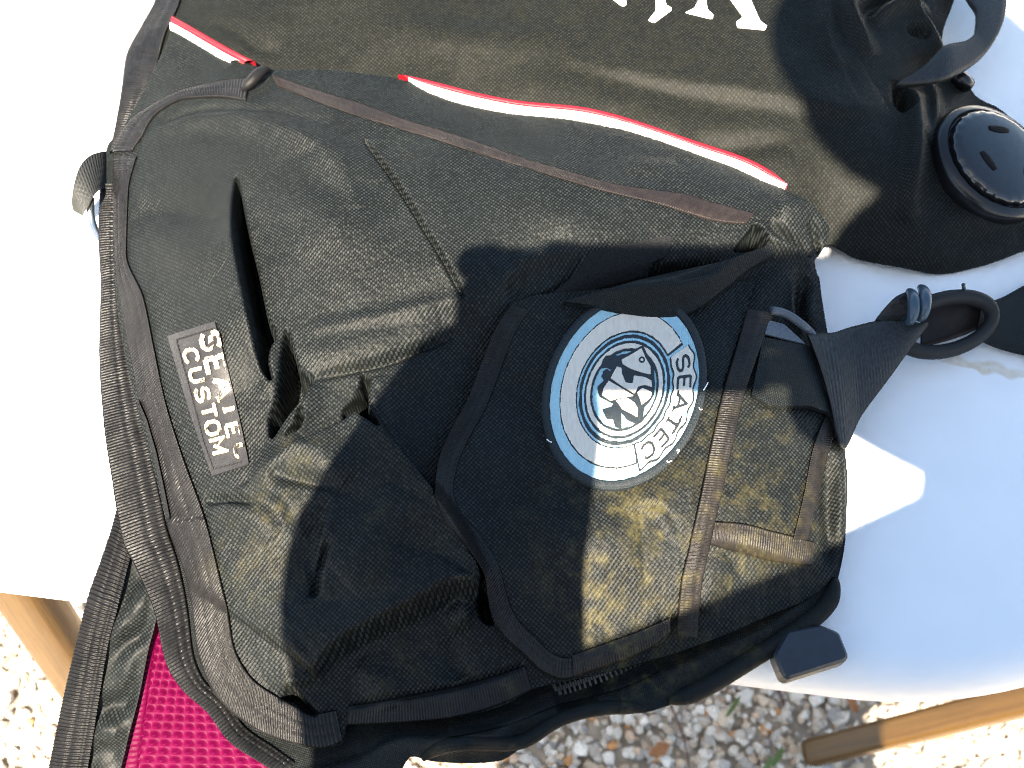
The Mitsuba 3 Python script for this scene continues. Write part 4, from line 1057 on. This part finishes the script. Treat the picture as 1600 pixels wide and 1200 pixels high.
# ------------------------------------------------------------------ right side: carry handle, valve, strap with buckle, weight handle
ho = [(1400, 132), (1440, 129), (1469, 124), (1517, 101), (1546, 74), (1568, 32), (1573, 0), (1566, -60), (1530, -120)]
hi = [(1446, 104), (1462, 84), (1476, 71), (1512, 62), (1525, 46), (1527, 22), (1515, 0), (1490, -40), (1470, -90)]
hz = np.array([.040, .040, .040, .036, .034, .034, .034, .032, .030])


def band3(e1, z1, e2, z2, n, m, thick, puff=0.0):
    """a strip through the air between two px edges with given heights above the table"""
    A, B = spline(np.c_[e1, np.asarray(z1) * 1e4], n, "p"), spline(np.c_[e2, np.asarray(z2) * 1e4], n, "p")
    w = np.linspace(0, 1, m)
    G = A[:, None] * (1 - w)[None, :, None] + B[:, None] * w[None, :, None]
    P = at(G[..., :2].reshape(-1, 2), ZT + G[..., 2].ravel() / 1e4).reshape(n, m, 3)
    P[..., 2] += puff * (1 - (2 * w - 1) ** 2)
    u = np.r_[0, np.cumsum(np.linalg.norm(np.diff(P[:, m // 2], axis=0), axis=1))]
    wid = np.linalg.norm(P[:, -1] - P[:, 0], axis=1).mean()
    drop = np.array([0, 0, -thick])
    P = np.concatenate([P, P[:, ::-1] + drop], 1)
    M = 2 * m
    uv = np.stack(np.broadcast_arrays(u[:, None], np.r_[w, w[::-1]][None, :] * wid), -1).reshape(-1, 2)
    i, j = np.meshgrid(np.arange(n - 1), np.arange(M), indexing="ij")
    a, b = (i * M + j).ravel(), (i * M + (j + 1) % M).ravel()
    F = np.vstack([np.stack([a, b, a + M], 1), np.stack([b, b + M, a + M], 1)])
    tm = trimesh.Trimesh(P.reshape(-1, 3), F, process=False)
    top = tm.face_normals[: len(F)]
    return P.reshape(-1, 3), F, uv


put(f"{VEST}__carry_handle", band3(ho, hz, hi, hz + 0.002, 90, 9, 0.003, 0.0008), "webbing")
put(f"{VEST}__carry_handle__stop", tube(at([(1494, 118), (1504, 126), (1512, 134)], ZT + np.array([.022, .021, .018])), 0.0045, 12), "ribbed_plastic", uv=None)


def lathe(prof, c, axis, n=64, knurl=0.0, nk=40):
    axis = np.asarray(axis, float) / np.linalg.norm(axis)
    a = np.cross(axis, [0, 1.0, 0])
    a /= np.linalg.norm(a)
    b = np.cross(axis, a)
    ph = np.linspace(0, 2 * np.pi, n, endpoint=False)
    V = []
    for r, z, kn in prof:
        rr = r * (1 + kn * knurl * np.sign(np.cos(nk * ph)))
        V.append(c + axis * z + rr[:, None] * (np.cos(ph)[:, None] * a + np.sin(ph)[:, None] * b))
    V = np.vstack(V)
    m = len(prof)
    i, j = np.meshgrid(np.arange(m - 1), np.arange(n), indexing="ij")
    p, q = (i * n + j).ravel(), (i * n + (j + 1) % n).ravel()
    F = np.vstack([np.stack([p, q, p + n], 1), np.stack([q, q + n, p + n], 1)])
    t = trimesh.Trimesh(V, F, process=True)
    t.update_faces(t.nondegenerate_faces())
    t.fix_normals()
    return t


VA = np.array([0.30, -0.08, 1.0])
VA /= np.linalg.norm(VA)
vc = at([(1541, 262)], ZT + 0.016)[0]
R0 = 0.0345
put(f"{VEST}__dump_valve", lathe([(0.0, -0.008, 0), (R0, -0.008, 0), (R0 * 1.04, 0.0, 0), (R0 * 1.04, 0.006, 0), (R0 * 0.99, 0.0085, 0), (R0 * .90, 0.0095, 0), (R0 * .86, 0.008, 0), (0.0, 0.0078, 0)], vc, VA, 96), "ribbed_plastic", smooth=40, label="round glossy black dump valve with slotted cap")
cap = lathe([(R0 * .84, 0.004, 1), (R0 * .84, 0.0105, 1), (R0 * .80, 0.0125, .6), (R0 * .70, 0.0138, 0), (R0 * .45, 0.0148, 0), (R0 * .2, 0.0152, 0), (0.0003, 0.0153, 0)], vc, VA, 192, knurl=0.008, nk=24)
put(f"{VEST}__dump_valve__cap", cap, "gloss_plastic", smooth=40)
ra = np.cross(VA, [0, 1.0, 0])
ra /= np.linalg.norm(ra)
rb = np.cross(VA, ra)
for th in (0.6, 2.7, 4.8):
    c1 = vc + VA * 0.0150 + R0 * .42 * (math.cos(th) * ra + math.sin(th) * rb)
    tdir = -math.sin(th) * ra + math.cos(th) * rb
    put(f"{VEST}__dump_valve__slot", tube(np.array([c1 - tdir * .006, c1 - tdir * .003, c1, c1 + tdir * .003, c1 + tdir * .006]), [.0014, .0021, .0023, .0021, .0014], 10, flat=0.5), "velcro", uv=None)

# webbing strap: folded over and pulled to the right
put(f"{VEST}__pull_strap", band3([(1262, 520), (1295, 520), (1332, 510), (1385, 500), (1445, 506)], [.034, .031, .028, .026, .027], [(1300, 640), (1320, 700), (1345, 652), (1390, 590), (1450, 508)], [.030, .026, .022, .022, .026], 60, 16, 0.0025, 0.002), "webbing", label="flat black webbing pull strap at the right side")
put(f"{VEST}__pull_strap__fold", band3([(1368, 499), (1385, 478), (1402, 462), (1416, 456)], [.024, .027, .030, .030], [(1404, 503), (1420, 500), (1432, 498), (1440, 496)], [.022, .022, .024, .026], 30, 8, 0.002), "webbing")
for u, s_ in ((1426, 0), (1444, -6)):
    p = at([(u - 6, 455 + s_), (u, 462 + s_), (u + 2, 478 + s_), (u, 494 + s_), (u - 8, 504 + s_)], ZT + np.array([.030, .034, .036, .034, .029]))
    put(f"{VEST}__pull_strap__slide_bar", tube(spline(p, 24), 0.0026 * np.sqrt(np.clip(np.sin(np.linspace(.3, 2.84, 24)), .1, 1)) * 1.15, 14), "grey_plastic", uv=None)
el = np.linspace(0, 2 * np.pi, 90)
lu = np.stack([1478 + 72 * np.cos(el) - 6 * np.sin(el), 507 - 17 * np.cos(el) - 40 * np.sin(el)], 1)
lz = 0.017 + 0.006 * np.sin(el)
put(f"{VEST}__pull_strap__loop", tube(at(lu, ZT + lz), 0.0035, 14, caps=False, flat=1.25), "webbing_matte", uv=None)
put(f"{VEST}__pull_strap__tail", band3([(1440, 482), (1480, 470), (1520, 470), (1545, 480)], [.010, .012, .013, .012], [(1440, 540), (1480, 530), (1515, 518), (1540, 505)], [.006, .005, .005, .006], 40, 8, 0.002), "worn_tape")
put(f"{VEST}__pull_strap__end", band3([(1535, 474), (1562, 466), (1600, 446), (1700, 400)], [.014, .010, .008, .006], [(1525, 524), (1560, 541), (1600, 552), (1700, 575)], [.010, .007, .006, .006], 40, 8, 0.002), "fine_cloth")
put(f"{VEST}__pull_strap__thread_end", tube(at([(1503, 463), (1506, 452), (1505, 444)], ZT + np.array([.020, .026, .029])), 0.0009, 7), "slate_plastic", uv=None)

# the weight pocket handle: a rounded slate-coloured slab sticking out below the right corner
hz0, hz1 = 0.004, 0.015
ht = at([(1282, 975), (1312, 987), (1329, 1030), (1226, 1063), (1209, 1022), (1230, 985)], ZT + hz1)[:, :2]
sl = Polygon(ht).buffer(-0.003).buffer(0.003)
hull = []
for z, k in ((ZT + hz0, -.0012), (ZT + hz0 + .0015, 0), (ZT + hz1 - .0015, 0), (ZT + hz1, -.0012)):
    g = sl.buffer(k)
    q = np.array([g.exterior.interpolate(s, normalized=True).coords[0] for s in np.linspace(0, 1, 60, endpoint=False)])
    hull.append(np.c_[q, np.full(60, z)])
put(f"{VEST}__weight_handle", trimesh.convex.convex_hull(np.vstack(hull)), "slate_plastic", smooth=30, label="slate blue-black plastic handle sticking out at the lower right corner")

# zip: tape and teeth under the hem
zt = lambda px: under.drape(px, 0.0035)
put(f"{VEST}__zip", ribbon([(700, 1132), (790, 1112), (850, 1082), (905, 1064), (960, 1042), (1016, 1014)], [(700, 1152), (800, 1130), (870, 1102), (935, 1086), (975, 1074), (1030, 1048)], under.drape, 0.0012, 120, 5, 0.001, rib=0), "fine_cloth")
tc = spline(under.drape([(868, 1080), (905, 1069), (940, 1056), (975, 1040), (1016, 1021)], 0.0036), 40)
tm = []
for i in range(40):
    t = tc[min(i + 1, 39)] - tc[max(i - 1, 0)]
    t /= np.linalg.norm(t)
    s_ = np.cross(t, [0, 0, 1.0])
    bx = trimesh.creation.box([0.0009, 0.0042, 0.0014])
    M = np.eye(4)
    M[:3, 0], M[:3, 1], M[:3, 2] = t, s_, np.cross(t, s_)
    M[:3, 3] = tc[i] + s_ * (0.0012 if i % 2 else -0.0012)
    bx.apply_transform(M)
    tm.append(bx)
put(f"{VEST}__zip__teeth", trimesh.util.concatenate(tm), "zip_grey", smooth=False, kind="stuff")

labels[VEST] = {"label": "black cloth diving vest with bulging pocket and round blue badge lying on the white table", "category": "vest"}

# ------------------------------------------------------------------ small things on the gravel
surf("twig_bark", (0.07, 0.0245, 0.0154), 0.7)
surf("straw", (0.27, 0.216, 0.12), 0.7)
surf("grass_blade", (0.049, 0.091, 0.0175), 0.5)
surf("dry_leaf", mikit.proc(lambda p, n, uv: mix((0.182, 0.07, 0.0245), (0.294, 0.133, 0.049), fbm(p.x * 300, p.y * 300))), 0.7)


def stick(name, pts, z, r, mat, label, cat):
    put(name, tube(spline(at(pts, np.asarray(z)), 24), np.linspace(r, r * .6, 24), 8), mat, uv=None, label=label, category=cat)


stick("twig", [(1046, 1098), (1060, 1130), (1072, 1170), (1078, 1215)], [.05, .035, .022, .016], .0012, "twig_bark", "thin dark red twig on shaded gravel below the vest's bottom edge", "twig")
stick("twig", [(1212, 1064), (1218, 1082), (1226, 1102)], [.03, .022, .016], .0022, "twig_bark", "short dark twig on gravel right below the plastic handle", "twig")
stick("straw", [(-10, 1046), (20, 1024), (50, 1004)], [.02, .022, .02], .0016, "straw", "dry straw stalk on sunlit gravel beside the left table leg", "straw")
stick("straw", [(8, 1038), (40, 1056), (60, 1062)], [.018, .02, .018], .0012, "straw", "shorter straw crossing sunlit gravel just below the other stalk", "straw")


def blade(pts, z, w, label):
    q = spline(at(pts, np.asarray(z)), 14)
    wd = w * np.sin(np.linspace(0.5, 3.05, 14))
    A, B = q - np.outer(wd, [1, 0.3, 0]), q + np.outer(wd, [1, 0.3, 0])
    V = np.vstack([A, q + [0, 0, 0.0006], B])
    F = []
    for r in (0, 14):
        for i in range(13):
            F += [[r + i, r + i + 1, r + i + 14], [r + i + 1, r + i + 15, r + i + 14]]
    put("grass_blade", (V, np.array(F)), "grass_blade", label=label, category="grass")


blade([(1136, 1120), (1146, 1104), (1157, 1086)], [.015, .03, .05], .0035, "bright green grass blade on gravel between the two dark twigs")
blade([(1208, 1198), (1214, 1186), (1222, 1166)], [.012, .02, .035], .005, "broad green grass blade at the foot of the right table leg")
blade([(1190, 1215), (1200, 1194), (1206, 1180)], [.012, .02, .03], .004, "narrower green grass blade left of the broad one by the right table leg")


def leaf(px, z, r, ang, label):
    c = at([px], z)[0]
    u = np.linspace(-1, 1, 15)
    V, F = [], []
    for i, a in enumerate(u):
        wd = 0.55 * (1 - a * a) ** 0.7 * (1 + 0.15 * math.sin(9 * a))
        for b in (-1, -.5, 0, .5, 1):
            x, y = a * r, b * wd * r
            V.append([x * math.cos(ang) - y * math.sin(ang), x * math.sin(ang) + y * math.cos(ang), 0.25 * r * (abs(b) ** 1.5) * wd + 0.12 * r * math.sin(3 * a + b)])
    for i in range(14):
        for j in range(4):
            p = i * 5 + j
            F += [[p, p + 5, p + 1], [p + 1, p + 5, p + 6]]
    put("dry_leaf", (np.array(V) + c, np.array(F)), "dry_leaf", label=label, category="leaf")


leaf((1030, 1172), .016, .012, .5, "rusty brown dry leaf on shaded gravel below the vest, left of the long twig")
leaf((1332, 1100), .016, .010, 2.0, "orange dry leaf on shaded gravel below the table's rounded corner")

# ------------------------------------------------------------------ the photographer, standing at the near side of the table with a camera
surf("skin", (0.46, 0.27, 0.19), 0.5)
surf("shirt_cloth", (0.09, 0.11, 0.16), 0.8)
surf("trouser_cloth", (0.06, 0.065, 0.075), 0.85)
surf("hair", (0.05, 0.035, 0.025), 0.6)
surf("camera_body", (0.02, 0.02, 0.022), 0.4)


def ball(p, r):
    return m3.Manifold.sphere(r, 20).translate([float(x) for x in p])


def chain(bones, length=0.012):
    m = m3.Manifold()
    for (p, r), (q, s_) in bones:
        m += m3.Manifold.batch_hull([ball(p, r), ball(q, s_)])
    m = m.refine_to_length(length)
    k = m.to_mesh()
    t = trimesh.Trimesh(k.vert_properties[:, :3], k.tri_verts, process=True)
    trimesh.smoothing.filter_taubin(t, iterations=12)
    return t


def shade_point(px, h, dz):
    """the point dz above the table whose shadow falls on the cloth (h above the table) at px"""
    p = at([px], ZT + h)[0]
    return p + SUN * ((dz - h) / SUN[2])


CAM = EYE - FWD * 0.034
HL, HR = CAM + RIGHT * -0.066 - UP * .004 - FWD * .004, CAM + RIGHT * 0.072 - UP * .004 - FWD * .004
head = shade_point((1490, 150), 0.03, 0.86)
neck = shade_point((1452, 445), 0.01, 0.73)
SHL, SHR = shade_point((1655, 955), 0.0, 0.62), shade_point((2400, 760), 0.0, 0.64)
ARM = shade_point((690, 880), 0.02, 0.42)
ELL, ELR = shade_point((705, 1320), 0.0, 0.36), shade_point((1870, 735), 0.0, 0.42)
chest, waist = shade_point((1900, 1160), 0.0, 0.50), shade_point((1480, 1400), 0.0, 0.33)
hip = np.array([0.075, waist[1] - 0.10, 0.86])
PERSON = "person"
body = chain([((SHL, .062), (ELL, .056)), ((ELL, .056), (ARM, .064)), ((ARM, .064), (HL + [-.008, -.046, -.02], .050)), ((SHR, .062), (ELR, .064)), ((ELR, .064), (HR + [.050, -.018, -.020], .044)),
              ((SHL, .078), (chest, .125)), ((SHR, .066), (chest, .125)), ((SHL, .066), (SHR, .066)), ((SHL, .070), (shade_point((1590, 775), 0.0, 0.56), .046)), ((chest, .135), (waist, .135)), ((waist, .135), (hip, .17)), ((neck, .055), ((SHL + SHR) / 2, .075))])
put(f"{PERSON}__shirt", body, "shirt_cloth")
kl, kr, fl, fr_ = hip + [-.11, -.02, -.40], hip + [.11, -.02, -.40], hip + [-.12, -.06, -.78], hip + [.12, -.06, -.78]
put(f"{PERSON}__trousers", chain([((hip, .165), (hip + [-.10, 0, -.10], .10)), ((hip, .165), (hip + [.10, 0, -.10], .10)), ((hip + [-.10, 0, -.10], .10), (kl, .068)), ((kl, .068), (fl, .055)), ((hip + [.10, 0, -.10], .10), (kr, .068)), ((kr, .068), (fr_, .055))]), "trouser_cloth")
for f0 in (fl, fr_):
    put(f"{PERSON}__shoe", chain([((f0 + [0, -.02, -.035], .045), (f0 + [0, .15, -.05], .032)), ((f0, .05), (f0 + [0, -.02, -.035], .045))]), "camera_body")
fd = CAM - head
fd /= np.linalg.norm(fd)
sd = np.cross(fd, [0, 0, 1.0])
sd /= np.linalg.norm(sd)
ud = np.cross(sd, fd)
hb = [((neck, .05), (head - ud * .04 - fd * .03, .058)), ((head - fd * .02 + ud * .03, .074), (head + fd * .02 + ud * .02, .066)), ((head + fd * .015, .066), (head + fd * .03 - ud * .075, .040)), ((head + fd * .085 + ud * .0, .009), (head + fd * .10 - ud * .03, .012)),
      ((head + sd * .070 - ud * .01, .014), (head + sd * .070 - ud * .04, .009)), ((head - sd * .070 - ud * .01, .014), (head - sd * .070 - ud * .04, .009))]
put(f"{PERSON}__head", chain(hb, 0.008), "skin")
put(f"{PERSON}__hair", chain([((head - fd * .03 + ud * .042, .073), (head + fd * .01 + ud * .052, .058)), ((head - fd * .04 + ud * .03, .070), (head - fd * .045 - ud * .03, .056))], 0.008), "hair")
for hnd, s_ in ((HL, -1), (HR, 1)):
    fb = []
    wr = hnd + [s_ * .012, -.03, -.03]
    for i, ln in enumerate((.040, .046, .044, .036)):
        base = hnd - UP * (-.022 + .016 * i) + RIGHT * s_ * .010
        k1 = base + RIGHT * s_ * .006 + FWD * .006
        k2 = k1 - RIGHT * s_ * ln * .55 + FWD * .006
        k3 = k2 - RIGHT * s_ * ln * .40 - FWD * .002
        fb += [((wr, .022), (base, .010)), ((base, .0098), (k1, .0095)), ((k1, .0092), (k2, .0085)), ((k2, .0082), (k3, .0072))]
    tb = hnd + UP * .010 - FWD * .016
    fb += [((wr, .020), (tb, .012)), ((tb, .0115), (tb - RIGHT * s_ * .026 + UP * .012, .0095)), ((tb - RIGHT * s_ * .026 + UP * .012, .0092), (tb - RIGHT * s_ * .045 + UP * .012, .0078))]
    put(f"{PERSON}__hand", chain(fb, 0.004), "skin")
labels[PERSON] = {"label": "photographer in a dark shirt leaning over the near side of the table, holding a camera", "category": "person"}
bx = trimesh.creation.box([0.100, 0.068, 0.024])
M = np.eye(4)
M[:3, 0], M[:3, 1], M[:3, 2], M[:3, 3] = RIGHT, UP, -FWD, CAM - UP * 0.006
bx.apply_transform(M)
put("hand_camera__body", bx, "camera_body", smooth=False)
put("hand_camera__lens", lathe([(0.0, -.004, 0), (.022, -.004, 0), (.022, .010, 0), (.019, .012, 0), (.012, .012, 0), (.010, .007, 0), (0.0003, .006, 0)], CAM + FWD * .012, FWD), "camera_body", smooth=40)
labels["hand_camera"] = {"label": "small black compact camera held over the table by the photographer", "category": "camera"}
